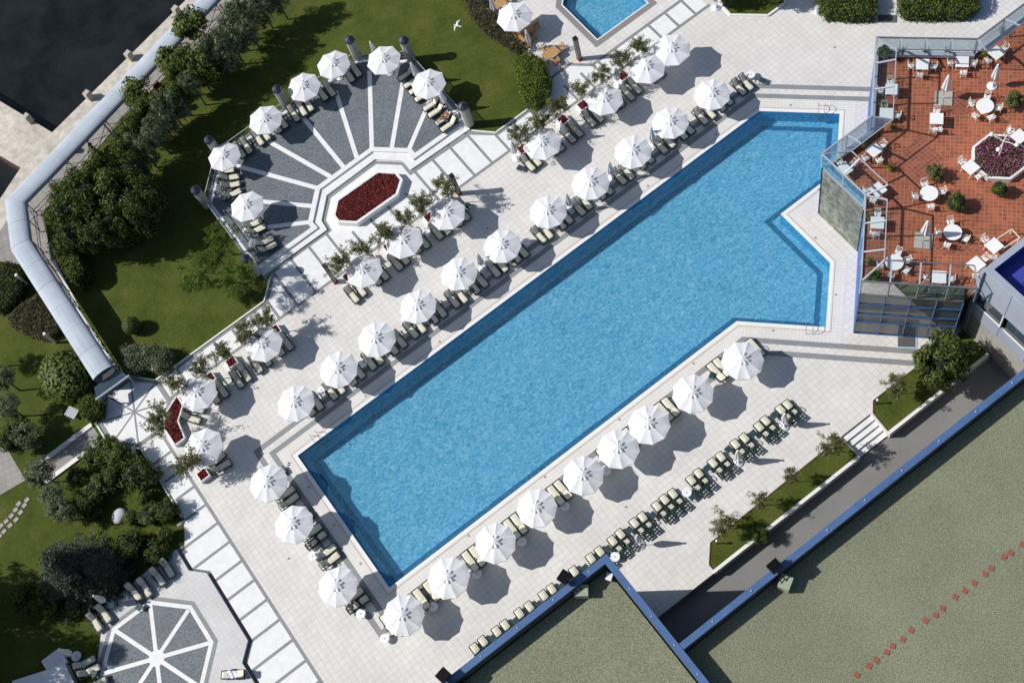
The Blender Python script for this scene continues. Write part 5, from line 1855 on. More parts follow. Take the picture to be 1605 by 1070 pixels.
# along the service road
RTR = [((1458, 566), 2.6, 1.9, 'bush', 'big dense evergreen between the glazed front and the office block'),]
p = at(1474, 560, 3.0)
tree('evergreen_tree', 'big dense evergreen tree between the glazed front and the office block', 'tree', 'ever', p.x, p.y, 2.6, 1.5, sz=1.8, tr=.14)
SM = [((1302, 697), 1.5, .95, 'slim tree beside the road steps'), ((1239, 744), 1.5, .62, 'thin reddish sapling second from the road steps'), ((1191, 781), 1.5, .7, 'thin sapling third from the road steps'), ((1136, 818), 1.5, .95, 'bushy little tree nearest the pointed end of the roadside grass'),
      ((1402, 605), 1.4, .95, 'open little tree on the grass by the lamp bollard')]
for (x, y), z, s_, lb in SM:
    gtree('roadside_tree', lb, 'tree', 'airy', x, y, z + .5, s_, 'small trees in the roadside grass', bark='pale_bark', tr=.03, var=int(x) % 5)
for (x, y), lb in (((1374, 633), 'white topped lamp bollard in the roadside grass by the steps'), ((1124, 852), 'dark lamp bollard near the pointed end of the roadside grass')):
    p = at(x, y)
    r = thing('lamp_bollard', lb, 'lamp bollard', (p.x, p.y, .05), 0, 'lamp bollards in the roadside grass')
    mb = MB(); mb.lathe([(.06, 0), (.05, .04), (.05, .75)], 10); mb.build('post', M['black_metal'], r)
    mb = MB(); mb.lathe([(.05, .75), (.1, .78), (.1, .92), (.04, .98)], 10); mb.build('head', M['white_plastic'], r)
p = at(1192, 838, .4)
tree('low_shrub', 'low dark shrub in the roadside grass against the kerb', 'shrub', 'dark', p.x, p.y, .35, .42, trunk=False)
p = at(1421, 536)
r = thing('doormat', 'grey doormat with pale blue edging on the grey bands', 'doormat', (p.x, p.y, .012), math.radians(-43))
mb = MB(); mb.box(0, 0, 0, 1.35, .85, .02); mb.build('mat', M['doormat'], r)
mb = MB(); mb.box(0, -.49, 0, 1.35, .1, .03); mb.box(.74, 0, 0, .1, .9, .03); mb.build('edging', M['bluemat'], r)
p = at(1391, 30)
tag(put('doormat', MB().mesh('d', M['doormat']), None), None)
bpy.data.objects.remove(bpy.data.objects['doormat.001'])
mb = MB(); mb.box(0, 0, 0, 1.6, .8, .03)
tag(put('doormat', mb.mesh('doormat', M['doormat']), None, (p.x, p.y, .01), math.radians(-45)), 'dark doormat between the two clipped hedges', 'doormat')
p = at(1281, 16, .4)
r = thing('white_bin', 'small white litter bin at the end of the first clipped hedge', 'litter bin', (p.x, p.y, 0))
mb = MB(); mb.lathe([(.2, 0), (.24, .7), (.22, .74), (.1, .75)], 14); mb.build('body', M['white_plastic'], r)
mb = MB(); mb.lathe([(.25, .75), (.2, .86), (.03, .9)], 14); mb.build('lid', M['frame_metal'], r)

# ------------------------------------------------------------------ covered walkway on the quay
WK = [(60.0, 55.1), (18.4, 44.65), (-4.5, 38.5), (-7.75, 37.7), (-9.45, 33.1), (-9.4, 16.4)]
wk = thing('covered_walkway', 'long covered walkway with a rounded pale blue roof along the quay', 'covered walkway', (-8, 36, 0))
of = (-8, 36, 0)
def arch_run(pts, rad, zb, rise, step):
    P, out = [Vector(p) for p in pts], []
    dist = 0
    for i in range(len(P) - 1):
        L = (P[i + 1] - P[i]).length
        k_ = max(1, round(L / step))
        for k in range(k_ + (1 if i == len(P) - 2 else 0)):
            p = P[i].lerp(P[i + 1], k / k_)
            d1 = (P[i + 1] - P[i]).normalized()
            if k == 0 and i > 0:
                d0 = (P[i] - P[i - 1]).normalized()
                d = (d0 + d1).normalized(); wid = 1 / max(.6, d.dot(d1))
            else:
                d, wid = d1, 1.0
            out.append((p, Vector((-d.y, d.x)), wid, dist + L * k / k_))
        dist += L
    return out
runs = arch_run(WK, 1.2, 2.5, .75, 2.6)
me = MB(); NA = 12; uv = []
def arc(p, nrm, wid, r_, zb, rise, dz=0.0):
    row = []
    for a_ in range(NA + 1):
        th = math.pi * a_ / NA
        q = p + nrm * (-math.cos(th) * r_ * wid)
        row.append((q.x, q.y, zb + rise * math.sin(th) ** .8 + dz))
    return row
for k in range(len(runs) - 1):
    A_, B_ = arc(*runs[k][:3], 1.04, 2.3, .5), arc(*runs[k + 1][:3], 1.04, 2.3, .5)
    for a_ in range(NA):
        me.face([A_[a_], B_[a_], B_[a_ + 1], A_[a_ + 1]])
        d0, d1 = runs[k][3] / 2.4, runs[k + 1][3] / 2.4
        uv += [(a_ / NA, d0), (a_ / NA, d1), ((a_ + 1) / NA, d1), ((a_ + 1) / NA, d0)]
me.v = [(x - of[0], y - of[1], z) for x, y, z in me.v]
mm_ = me.mesh('roof', M['roof_sheet'])
ul = mm_.uv_layers.new(name='UVMap')
ul.data.foreach_set('uv', [c for q in uv for c in q])
rf = put('roof', mm_, wk)
for k in range(0, len(runs)):
    big = k % 3 == 0
    A_ = arc(*runs[k][:3], 1.05, 2.3, .505)
    mb = MB(); mb.tube(A_, (.022 if big else .008), 5); mb.build('seam', M['roof_sheet'], rf, off=of)
def side_pt(k, side, z):
    q = runs[k][0] + runs[k][1] * side * .98 * runs[k][2]
    return (q.x, q.y, z)
for side in (-1, 1):
    mb = MB()
    for k in range(len(runs) - 1):
        mb.bar(side_pt(k, side, 2.28), side_pt(k + 1, side, 2.28), .09, .1)
    mb.build('eave_rail', M['rust'], wk, off=of)
mb = MB()
for k in range(len(runs) - 1):
    for z in (.5, 1.0):
        mb.bar(side_pt(k, 1, z), side_pt(k + 1, 1, z), .045, .045)
mb.build('side_rail', M['rust'], wk, off=of)
for k in range(0, len(runs) - 1, 2):
    mb = MB()
    mb.bar(side_pt(k, 1, .1), side_pt(k + 1, 1, 2.2), .04, .04)
    mb.bar(side_pt(k, 1, 2.2), side_pt(k + 1, 1, .1), .04, .04)
    mb.build('cross_brace', M['rust'], wk, off=of)
for k in range(0, len(runs)):
    for side in ((-1, 1) if k % 2 == 0 else (1,)):
        mb = MB(); mb.tube([side_pt(k, side, 0), side_pt(k, side, 2.26)], .045, 6); mb.build('post', M['rust'], wk, off=of)
e = runs[-1]
mb = MB()
A_ = arc(*e[:3], 1.0, 2.25, .49)
mb.face(A_ + [(A_[-1][0], A_[-1][1], .05), (A_[0][0], A_[0][1], .05)])
mb.build('end_glazing', M['dark_glass'], wk, off=of)
# tiny lean-to between the walkway and the landing
p = Vector((-9.5, 16.05))
r = thing('porch', 'low dark glazed porch between walkway end and spoked landing', 'porch', (p.x, p.y, 0))
mb = MB(); mb.face([(-1.3, .1, 1.9), (1.3, .1, 1.9), (1.6, -.9, 1.8), (-1.6, -.9, 1.8)]); mb.build('roof', M['dark_glass'], r)
for sx in (-1.55, 1.55):
    mb = MB(); mb.box(sx, -.8, 0, .1, .1, 1.75); mb.build('post', M['panel'], r)
mb = MB(); mb.bar((-1.75, -.95, 1.78), (1.75, -.95, 1.78), .14, .14); mb.build('gutter', M['panel'], r)

# quay bollards
mb = MB(); mb.box(0, 0, 0, .62, .62, .95); mb.box(0, 0, .95, .5, .5, .06)
bm_ = mb.mesh('quay_bollard', M['quay'])
for (x, y), lb in (((280, 22), 'square concrete bollard on the quay edge nearest the upper frame edge'), ((206, 92), 'square concrete bollard in the middle of the quay edge'), ((142, 154), 'square concrete bollard on the quay edge nearest the pier'), ((48, 190), 'low concrete bollard on the pier corner')):
    p = at(x, y)
    tag(put('quay_bollard', bm_, None, (p.x, p.y, 0), .35), lb, 'bollard', 'concrete bollards on the quay')
p = at(248, 136, .4)
r = thing('red_bench', 'small red bench by the path between leafy trees', 'bench', (p.x, p.y, 0), .3)
mb = MB(); mb.box(0, 0, .4, .8, .4, .06); mb.build('seat', M['red_paint'], r)
mb = MB(); mb.box(0, .2, .46, .8, .05, .3); mb.build('backrest', M['red_paint'], r)
for sx in (-.3, .3):
    mb = MB(); mb.box(sx, 0, 0, .08, .35, .4); mb.build('leg', M['black_metal'], r)
p = at(112, 238)
r = thing('litter_bin', 'brown litter bin beside the canopy near the walking person', 'litter bin', (p.x, p.y, 0), .3)
mb = MB(); mb.box(0, 0, 0, .4, .4, .85); mb.build('body', M['dark_wood'], r)
mb = MB(); mb.box(0, 0, .85, .46, .46, .08); mb.build('lid', M['wood'], r)
for (a_, b_), lb in ((((159, 191), (182, 216)), 'dark gantry beam across the path near the walking person'), (((345, 8), (358, 26)), 'dark gantry beam across the path near the upper frame edge')):
    q0, q1 = at(*a_, 2.4), at(*b_, 2.4)
    r = thing('gantry_beam', lb, 'gantry', (q0.x, q0.y, 0), 0, 'dark gantries across the path')
    d = q1 - q0
    mb = MB(); mb.bar((0, 0, 2.4), (d.x, d.y, 2.4), .16, .16); mb.build('beam', M['black_metal'], r)
    for f in (0, 1):
        mb = MB(); mb.tube([(d.x * f, d.y * f, 0), (d.x * f, d.y * f, 2.4)], .07, 6); mb.build('post', M['black_metal'], r)

# signs and garden fittings
def sign(label, px_, py_, rot, w=1.3, h=.8, z=1.1):
    p = at(px_, py_, z)
    r = thing('white_sign', label, 'sign', (p.x, p.y, 0), rot, 'white sign boards in the garden')
    mb = MB()
    mb.face([(-w / 2, -h / 2, z - .15), (w / 2, -h / 2, z - .15), (w / 2, h / 2, z + .15), (-w / 2, h / 2, z + .15)])
    mb.face([(-w / 2, h / 2, z + .11), (w / 2, h / 2, z + .11), (w / 2, -h / 2, z - .19), (-w / 2, -h / 2, z - .19)])
    for a_, b_ in (((-w / 2, -h / 2, z - .17), (w / 2, -h / 2, z - .17)), ((-w / 2, h / 2, z + .13), (w / 2, h / 2, z + .13))):
        mb.bar(a_, b_, .05, .06)
    mb.build('board', M['white_plastic'], r)
    for sx in (-w / 2 + .1, w / 2 - .1):
        mb = MB(); mb.tube([(sx, 0, 0), (sx, 0, z)], .035, 6); mb.build('post', M['dark_frame'], r)
sign('white sloping sign board by the rounded hedge above the landing', 243.5, 569, math.radians(65), 1.4, .55)
sign('narrow white sign board edge-on beside the lower shrubbery', 211, 711, math.radians(-15), .3, 1.3, 1.0)
sign('green-white sign board in the shade of a small tree at the left lawn', 112, 646, math.radians(30), .9, .8, .5)
for (x, y), (tx, ty), lb in (((87, 537), (85, 519), 'white lamp post beside the bronze shrub bed'), ((43, 446), (37, 432), 'white lamp post in the shade by the curved hedge')):
    p = at(x, y)
    r = thing('lamp_post', lb, 'lamp post', (p.x, p.y, 0), 0, 'white lamp posts beside the canopy')
    mb = MB(); mb.tube([(0, 0, 0), (0, 0, 1.9)], .13, 8); mb.build('post', M['white_metal'], r)
    mb = MB(); mb.lathe([(.13, 1.9), (.15, 1.93), (.15, 2.05), (.05, 2.1)], 10); mb.build('head', M['white_plastic'], r)
q0, q1 = at(163, 692, .5), at(181, 701, .5)
r = thing('dark_bench', 'dark slatted bench where the garden path meets the landing', 'bench', (q0.x, q0.y, 0))
d = q1 - q0
mb = MB(); mb.bar((0, 0, .42), (d.x, d.y, .42), .4, .05); mb.build('seat', M['dark_wood'], r)
n_ = Vector((-d.y, d.x, 0)).normalized() * .22
mb = MB(); mb.bar((n_.x, n_.y, .62), (d.x + n_.x, d.y + n_.y, .62), .05, .35); mb.build('backrest', M['dark_wood'], r)
for f in (.1, .9):
    mb = MB(); mb.box(d.x * f, d.y * f, 0, .1, .35, .4); mb.build('leg', M['black_metal'], r)

# ------------------------------------------------------------------ red terrace furniture
ZT_ = 7.012
def chair():
    r = thing('terrace_chair', 'x', 'chair')
    m1 = MB()
    for sx in (-.21, .21):
        m1.bar((sx, -.2, .44), (sx, .2, .44), .035, .04)
        m1.bar((sx * 1.1, -.14, .64), (sx * 1.1, .2, .64), .04, .03)
        m1.bar((sx * 1.1, -.14, .44), (sx * 1.1, -.14, .64), .03, .03)
    m1.bar((-.22, -.2, .44), (.22, -.2, .44), .035, .04)
    m1.bar((-.22, .2, .44), (.22, .2, .44), .035, .04)
    m1.build('frame', M['white_metal'], r)
    for sx, sy in ((-.2, -.2), (.2, -.2), (-.21, .21), (.21, .21)):
        m1 = MB(); m1.tube([(sx, sy, .45), (sx * 1.12, sy * 1.12, 0)], [.022, .018], 6); m1.build('leg', M['white_metal'], r)
    m1 = MB()
    for sx in (-.22, .22):
        m1.bar((sx, .2, .44), (sx, .29, .92), .035, .035)
    m1.bar((-.22, .29, .92), (.22, .29, .92), .035, .04)
    m1.bar((-.22, .22, .52), (.22, .28, .88), .022, .03)
    m1.bar((.22, .22, .52), (-.22, .28, .88), .022, .03)
    m1.build('backrest', M['white_metal'], r)
    m1 = MB()
    for i in range(4):
        for j in range(4):
            m1.face([(-.19 + (i + a_) * .095, -.18 + (j + b_) * .09, .47 + .035 * math.sin((i + a_) * math.pi / 4) * math.sin((j + b_) * math.pi / 4)) for a_, b_ in ((0, 0), (1, 0), (1, 1), (0, 1))])
    m1.box(0, 0, .45, .38, .36, .018)
    m1.build('seat_cushion', M['towel_white'], r)
    return r
M['towel_white'] = plain('white_table_linen', (0.80, 0.80, 0.79), 0.8, 0.04, 4.0)
CH = chair()


def dtable(name, kind):
    r = thing(name, 'x', 'table')
    m1 = MB()
    if kind == 'round':
        m1.lathe([(.66, .72), (.68, .735), (.68, .755), (.66, .765)], 28)
        m1.build('table_top', M['towel_white'], r)
    else:
        m1.box(0, 0, .725, 1.02, 1.02, .035)
        m1.build('table_top', M['towel_white'], r)
    if kind == 'round':
        m1 = MB(); m1.tube([(0, 0, .05), (0, 0, .73)], .05, 8); m1.lathe([(.3, 0), (.26, .05), (.06, .08)], 12); m1.build('pedestal', M['white_metal'], r)
    else:
        for sx in (-.44, .44):
            for sy in (-.44, .44):
                m1 = MB(); m1.box(sx, sy, 0, .05, .05, .72); m1.build('leg', M['white_metal'], r)
    return r
RTT, STT = dtable('round_dining_table', 'round'), dtable('square_dining_table', 'square')
A45 = math.radians(45)
TABS = [('r', 1544, 166, 0, 'beside the square umbrella slab', (0, 80, 160, 230, 300)), ('r', 1456.5, 303, 0, 'between two potted bushes', (20, 110, 190, 280)), ('r', 1493.5, 364, 0, 'half shaded, in the middle of the terrace', (-20, 100, 180, 250)),
        ('r', 1402, 411, 0, 'half under glass', (20, 75, 190, 260, 330)), ('s', 1468, 186, A45, 'below the umbrella slab', (90, 255, 285)), ('s', 1446, 101, A45, 'at the inner side of the long windbreak', (180, 0, 260)),
        ('s', 1508, 97, A45, 'beside the tall closed umbrella by the long windbreak', (180, 0, 280)), ('s', 1562, 83, 0, 'at the windbreak corner', (45, 225)), ('s', 1521.5, 262, 0, 'pushed against the pink flower bed', (135, 315)),
        ('s', 1598, 214, 0, 'behind the pink flower bed at the frame edge', (135, 180)), ('s', 1370, 235, 0, 'under glass near the pool corner', (45, 225, 300)), ('s', 1376, 297, 0, 'under the glass corner above the stone wall', (180, 250)),
        ('s', 1375, 349, A45, 'above the blue wall strip', (90, 270, 250)), ('s', 1472, 434, A45, 'above the glazed front', (180, 0)), ('s', 1398, 140, A45, 'under glass by the ends of the grey bands', (100, 180)),
        ('s', 1389, 178, A45, 'under glass straight beside the wall notch', (100, 0)), ('s', 1530, 414, 0, 'against the office parapet', (45, 270)), ('s', 1558, 385, 0, 'beside the empty table frame', (135, 270)),
        ('s', 1324, 265, 0, 'under glass at the tip over the pool', (45, 120))]
cn = 0
for kd, x, y, rt_, where, angs in TABS:
    p = at(x, y, 7.75)
    o = place(RTT if kd == 'r' else STT, p.x, p.y, rt_ if kd == 's' else 0, ('round' if kd == 'r' else 'square') + ' white dining table ' + where, 'white dining tables of the red terrace', 7.008)
    o.rotation_euler = (0, 0, rt_)
    for q, a_ in enumerate(angs):
        a_ = math.radians(a_) - math.radians(45)          # photograph angle to world angle
        rr = 1.0 if kd == 'r' else .85
        cx_, cy_ = p.x + rr * math.cos(a_), p.y + rr * math.sin(a_)
        cn += 1
        place(CH, cx_, cy_, a_ - math.pi / 2, 'white chair, %s at the %s table %s' % (nth(q + 1), 'round' if kd == 'r' else 'square', where), 'white chairs of the red terrace', 7.008)
p = at(1580, 374, 7.7)
r = thing('table_frame', 'empty pale metal table frame by the office block parapet', 'table frame', (p.x, p.y, 7.008), math.radians(-5))
mb = MB()
for a_, b_ in (((-.7, -.45), (.7, -.45)), ((.7, -.45), (.7, .45)), ((.7, .45), (-.7, .45)), ((-.7, .45), (-.7, -.45))):
    mb.bar((*a_, .72), (*b_, .72), .06, .05)
mb.build('top_frame', M['white_metal'], r)
for sx in (-.66, .66):
    for sy in (-.42, .42):
        mb = MB(); mb.box(sx, sy, 0, .05, .05, .7); mb.build('leg', M['white_metal'], r)

def pot(label, px_, py_, kind, s_, z0=7.008, zc=.85):
    p = at(px_, py_, z0 + zc)
    r = thing('potted_bush', label, 'potted plant', (p.x, p.y, z0), 0, 'potted bushes of the red terrace')
    m1 = MB(); m1.lathe([(.26, 0), (.40, .45), (.43, .5), (.38, .5), (.36, .44), (.05, .43)], 16); m1.build('pot', M['terracotta'], r)
    me, _ = crown(kind, 7)
    put('foliage', me, r, (0, 0, zc), random.uniform(0, 6), s_)
pot('rounded olive bush in a pot by the frame edge and round table', 1589, 156, 'olive', .55)
pot('olive green potted bush above the glass corner', 1466, 270, 'olive', .52)
pot('largest ball shaped bright green potted bush', 1499, 317, 'lime', .72)
pot('bright green potted bush below the pink flower bed', 1567, 296, 'lime', .58)
pot('dark green potted bush in the corner of the long windbreak', 1388, 81, 'bush', .42)
pot('dark potted bush under the lower glass corner', 1369, 434, 'bush', .42)
FP = [((1355, 224), 'at the pool corner windbreak'), ((1395, 262), 'by the middle of the stone wall'), ((1364, 339), 'beside the blue strip table'), ((1362, 408), 'near the lower glass corner'), ((1415, 79), 'first from the long windbreak corner'), ((1452, 80), 'second from the long windbreak corner'),
      ((1485, 80), 'third from the long windbreak corner'), ((1572, 47), 'by the upper windbreak corner'), ((1400, 198), 'by the notch in the windbreak'), ((1385, 165), 'beside the banded windbreak tables'), ((1545, 84), 'by the corner table with flowers')]
for (x, y), lb in FP:
    p = at(x, y, 7.5)
    r = thing('flower_pot', 'small flowering pot plant ' + lb, 'potted plant', (p.x, p.y, 7.008), 0, 'small flower pots along the windbreaks')
    mb = MB(); mb.lathe([(.13, 0), (.19, .28), (.16, .28), (.03, .25)], 10); mb.build('pot', M['terracotta'], r)
    g = np.random.default_rng(int(x))
    pts = g.normal(size=(150, 3)) * np.array([.19, .19, .16]) + np.array([0, 0, .5])
    put('foliage', leafmesh('foliage', pts, .16, .07, [M['lf_green'] if int(x) % 3 else M['lf_lime']], int(x), .5), r)
# pink flower bed with a four armed globe lamp
p = at(1566, 247, 7.4)
r = thing('octagonal_planter', 'white octagonal planter full of pink flowers on the red terrace', 'flower bed', (p.x, p.y, 7.008))
mb = MB()
o1, o2 = ngon(0, 0, 2.15), ngon(0, 0, 1.95)
for i in range(8):
    j = (i + 1) % 8
    mb.face([(*o1[i], 0), (*o1[j], 0), (*o1[j], .55), (*o1[i], .55)])
    mb.face([(*o1[i], .55), (*o1[j], .55), (*o2[j], .55), (*o2[i], .55)])
    mb.face([(*o2[i], .55), (*o2[j], .55), (*o2[j], .2), (*o2[i], .2)])
mb.build('wall', M['white_wall'], r)
m1 = MB(); m1.prism(o2, .05, .42, 0, False)
g = np.random.default_rng(5)
pts = fill(o2, 3000, .52, 8, .07)
put('flowers', leafmesh('flowers', pts, .17, .13, [M['fl_pink'], M['soil']], 9, .3, base=m1), r)
pts = fill(o2, 3000, .52, 18, .06)
put('leaves', leafmesh('leaves', pts, .18, .1, [M['lf_green']], 19, .3), r)
r = thing('globe_lamp', 'white lamp post with four globes standing in the pink flower bed', 'lamp post', (p.x + .1, p.y + .1, 7.3))
mb = MB(); mb.tube([(0, 0, 0), (0, 0, 2.4)], .06, 8); mb.build('post', M['white_metal'], r)
for k in range(4):
    a_ = A45 * 2 * k + .35
    mb = MB(); mb.tube([(0, 0, 2.2), (.5 * math.cos(a_), .5 * math.sin(a_), 2.38), (.95 * math.cos(a_), .95 * math.sin(a_), 2.3)], .035, 6); mb.build('arm', M['white_metal'], r)
    mb = MB(); mb.ball((1.0 * math.cos(a_), 1.0 * math.sin(a_), 2.47), .18, 14, 9); mb.build('globe', M['globe'], r, True)

# teak tables near the small pool
def teak_chair():
    r = thing('teak_chair', 'x', 'chair')
    m1 = MB(); m1.box(0, 0, .42, .5, .48, .04); m1.build('seat', M['wood'], r)
    m1 = MB()
    for k in range(4):
        m1.bar((-.21 + .14 * k, .24, .46), (-.21 + .14 * k, .32, .9), .05, .03)
    m1.bar((-.25, .32, .9), (.25, .32, .9), .05, .06)
    m1.build('backrest', M['wood'], r)
    for sx in (-.22, .22):
        for sy in (-.2, .2):
            m1 = MB(); m1.box(sx, sy, 0, .05, .05, .42); m1.build('leg', M['dark_wood'], r)
        m1 = MB(); m1.bar((sx * 1.1, -.2, .64), (sx * 1.1, .24, .64), .06, .03); m1.bar((sx * 1.1, -.2, .44), (sx * 1.1, -.2, .64), .04, .04); m1.build('armrest', M['wood'], r)
    return r
TCH = teak_chair()
def teak_table(label, px_, py_, rot, lx, ly):
    p = at(px_, py_, .75)
    r = thing('teak_table', label, 'table', (p.x, p.y, 0), rot, 'teak dining tables')
    m1 = MB()
    for k in range(7):
        m1.box(0, -ly / 2 + ly / 14 + k * ly / 7, .71, lx, ly / 7 - .012, .04)
    m1.build('table_top', M['wood'], r)
    for sx in (-1, 1):
        for sy in (-1, 1):
            m1 = MB(); m1.box(sx * (lx / 2 - .08), sy * (ly / 2 - .08), 0, .07, .07, .7); m1.build('leg', M['dark_wood'], r)
    return p
TT = [('teak table in full sun beside the thick bush', 863, 83, 0.02, 1.5, .95), ('teak table beside the closed umbrella near the hedge', 818, 60, .02, 1.0, .9), ('dark shaded teak table under the open umbrella', 826, 46, .02, 1.2, .9), ('teak table cut by the upper frame edge', 783, 5, .02, 1.2, .9)]
for lb, x, y, rt_, lx, ly in TT:
    p = teak_table(lb, x, y, rt_, lx, ly)
    for q, (dx, dy, ra) in enumerate(((0, .85, 0), (0, -.85, math.pi), (lx / 2 + .4, 0, -math.pi / 2), (-lx / 2 - .4, 0.05, math.pi / 2))):
        place(TCH, p.x + dx, p.y + dy, ra, 'teak armchair, %s round the %s' % (nth(q + 1), lb), 'teak armchairs by the small pool')

# ------------------------------------------------------------------ people and the gull
def figure(name, joints, bones, mat, parent=None, levels=2):
    """one continuous body grown with a skin modifier along joints"""
    me = bpy.data.meshes.new(name)
    me.from_pydata([j[0] for j in joints], bones, [])
    o = bpy.data.objects.new(name, me)
    COL.objects.link(o)
    sk = o.modifiers.new('skin', 'SKIN')
    sk.use_smooth_shade = True
    for k, j in enumerate(joints):
        v = me.skin_vertices[0].data[k]
        v.radius = j[1] if hasattr(j[1], '__len__') else (j[1], j[1])
        v.use_root = k == 0
    ss = o.modifiers.new('sub', 'SUBSURF'); ss.levels = levels; ss.render_levels = levels
    dg = bpy.context.evaluated_depsgraph_get()
    m2 = bpy.data.meshes.new_from_object(o.evaluated_get(dg))
    bpy.data.objects.remove(o)
    m2.materials.clear(); m2.materials.append(mat)
    m2.polygons.foreach_set('use_smooth', [True] * len(m2.polygons))
    return put(name, m2, parent)


def hand_bones(J, B, wrist, d, side, curl):
    """palm, four unequal fingers and a thumb"""
    w = len(J) - 1
    d = Vector(d).normalized(); s_ = Vector(side).normalized(); dn_ = Vector(curl)
    pw = Vector(J[w][0])
    J.append((tuple(pw + d * .07), (.026, .016))); B.append((w, len(J) - 1)); palm = len(J) - 1
    for k, L in enumerate((.072, .082, .076, .06)):
        a_ = pw + d * .09 + s_ * (.024 - .016 * k)
        J.append((tuple(a_), .0095)); B.append((palm, len(J) - 1))
        J.append((tuple(a_ + d * L * .55 + dn_ * .012), .0085)); B.append((len(J) - 2, len(J) - 1))
        J.append((tuple(a_ + d * L + dn_ * .035), .007)); B.append((len(J) - 2, len(J) - 1))
    a_ = pw + d * .03 + s_ * .036
    J.append((tuple(a_), .010)); B.append((w, len(J) - 1))
    J.append((tuple(a_ + d * .045 + s_ * .014), .008)); B.append((len(J) - 2, len(J) - 1))


def body(walk):
    J, B = [], []
    def j(p, r_): J.append((p, r_)); return len(J) - 1
    def b(a_, c_): B.append((a_, c_))
    if walk:
        pel = j((0, 0, .95), (.15, .11)); sp = j((0, .01, 1.12), (.135, .10)); ch = j((0, .02, 1.32), (.16, .115)); nb = j((0, .02, 1.46), .065); nk = j((0, .02, 1.52), .055); hd = j((0, .03, 1.62), (.078, .095)); tp = j((0, .02, 1.71), (.07, .085))
        for q in ((pel, sp), (sp, ch), (ch, nb), (nb, nk), (nk, hd), (hd, tp)): b(*q)
        for sx, st in ((-1, .22), (1, -.24)):
            h = j((sx * .09, 0, .88), .095); k = j((sx * .09, st * .7 + .05, .50), .062); a_ = j((sx * .09, st * 1.3 - (.1 if st < 0 else 0), .10 if st > 0 else .16), .04); f = j((sx * .10, st * 1.3 + .15 - (.1 if st < 0 else 0), .035 if st > 0 else .05), .035)
            b(pel, h); b(h, k); b(k, a_); b(a_, f)
            s_ = j((sx * .19, .02, 1.40), .06); e = j((sx * .25, -st * .35, 1.14), .042); w = j((sx * .26, -st * .9 + .08, .93), .028)
            b(ch, s_); b(s_, e); b(e, w)
            hand_bones(J, B, w, (0, .1, -1), (0, 1, 0), (-sx * .4, .6, 0))
    else:
        # lying along +y (head), propped on the raised back cushion
        pel = j((0, .95, .50), (.15, .10)); sp = j((0, 1.14, .55), (.125, .09)); ch = j((0, 1.36, .74), (.15, .10)); nb = j((0, 1.46, .86), .06); nk = j((0, 1.50, .91), .05); hd = j((0, 1.56, 1.0), (.075, .09)); tp = j((0, 1.60, 1.08), (.07, .08))
        for q in ((pel, sp), (sp, ch), (ch, nb), (nb, nk), (nk, hd), (hd, tp)): b(*q)
        for sx in (-1, 1):
            h = j((sx * .09, .88, .49), .088); k = j((sx * .12, .48, .52 + (.14 if sx > 0 else 0)), .058); a_ = j((sx * .13, .10, .46), .036); f = j((sx * .15, .02, .56), .032)
            b(pel, h); b(h, k); b(k, a_); b(a_, f)
            s_ = j((sx * .18, 1.40, .80), .05); e = j((sx * .27, 1.20, .60), .036); w = j((sx * .20, .98, .58), .026)
            b(ch, s_); b(s_, e); b(e, w)
            hand_bones(J, B, w, (-sx * .3, -1, 0), (-sx, 0, .2), (0, 0, -.6))
    return J, B


p = at(151, 238.5)
r = thing('person', 'person in dark clothes walking on the path beside the canopy', 'person', (p.x, p.y, .004), math.radians(20))
J, B = body(True)
figure('body', J, B, M['dark_cloth'], r)
mb = MB(); mb.ball((0, .05, 1.63), .085, 12, 8, .11); mb.ball((0, .135, 1.62), .016, 6, 4); mb.build('face', M['skin'], r, True)
mb = MB(); mb.ball((0, .0, 1.67), .098, 12, 8, .105); mb.build('hair', M['hair'], r, True)
mb = MB()
for dx in (-.1, .1):
    mb.ball((dx, .16 if dx < 0 else -.32, .045), .06, 8, 5, .045)
mb.build('shoes', M['black_metal'], r)
f, h = at(683, 194.3, .66), at(706, 177, .8)
ra = rot_of(f, h)
r = thing('person', 'tanned sunbather lying on a cream lounger of the fan plaza', 'person', (f.x, f.y, .3), ra)
J, B = body(False)
figure('body', J, B, M['skin'], r)
mb = MB(); mb.ball((0, 1.60, 1.06), .095, 12, 8, .10); mb.build('hair', M['hair'], r, True)
mb = MB()
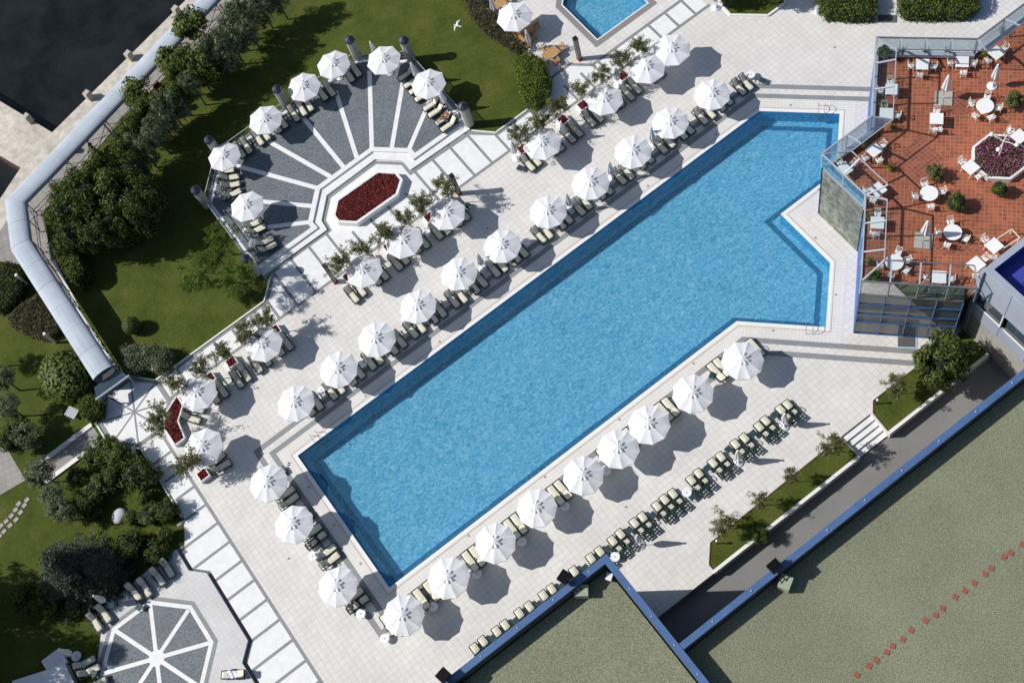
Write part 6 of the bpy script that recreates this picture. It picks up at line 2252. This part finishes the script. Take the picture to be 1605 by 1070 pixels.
for dx in (-.032, .032):
    mb.ball((dx, 1.515, 1.055), .014, 6, 4)
mb.build('sunglasses', M['black_metal'], r)
mb = MB(); mb.ball((0, .93, .505), .175, 14, 8, .125); mb.build('swimwear', M['dark_cloth'], r, True)
mb = MB(); mb.tube([(-.17, 1.33, .80), (0, 1.30, .845), (.17, 1.33, .80)], .045, 8); mb.build('bikini_top', M['dark_cloth'], r, True)
p = at(690, 174, .6)
r = thing('beach_bag', 'red beach bag beside the sunbather', 'bag', (p.x, p.y, .3), .4)
mb = MB(); mb.lathe([(.16, 0), (.2, .1), (.19, .28), (.15, .33), (.03, .31)], 12); mb.build('body', M['red_cloth'], r, True)
mb = MB(); mb.tube([(-.12, 0, .3), (-.08, 0, .46), (.08, 0, .46), (.12, 0, .3)], .015, 6); mb.build('handle', M['red_cloth'], r)

p = at(716.5, 40.5, 4.5)
r = thing('seagull', 'white seagull gliding with spread wings over the upper lawn', 'gull', (p.x, p.y, 4.5), math.radians(30))
mb = MB()
prof = [(0, -.26, .01), (0, -.2, .05), (0, -.05, .075), (0, .1, .065), (0, .2, .045), (0, .27, .042), (0, .31, .02), (0, .36, .006)]
mb.tube([q for q in [(a_[0], a_[1], 0) for a_ in prof]], [a_[2] for a_ in prof], 10)
for sx in (-1, 1):
    top = [(.03, .12, .02), (.22, .19, .10), (.42, .12, .13), (.64, -.04, .08)]
    bot = [(.03, -.06, .02), (.22, .02, .10), (.42, -.01, .13), (.64, -.07, .08)]
    for k in range(3):
        a_, b_, c_, d_ = top[k], top[k + 1], bot[k + 1], bot[k]
        q = [(sx * v[0], v[1], v[2]) for v in (a_, b_, c_, d_)]
        mb.face(q)
        mb.face([(v[0], v[1], v[2] - .02) for v in q][::-1])
mb.face([(-.03, -.2, .01), (.03, -.2, .01), (.10, -.38, .0), (-.10, -.38, .0)])
mb.build('body', M['feather'], r)
mb = MB(); mb.tube([(0, .31, 0), (0, .37, -.01)], [.014, .004], 6); mb.build('beak', M['wood'], r)
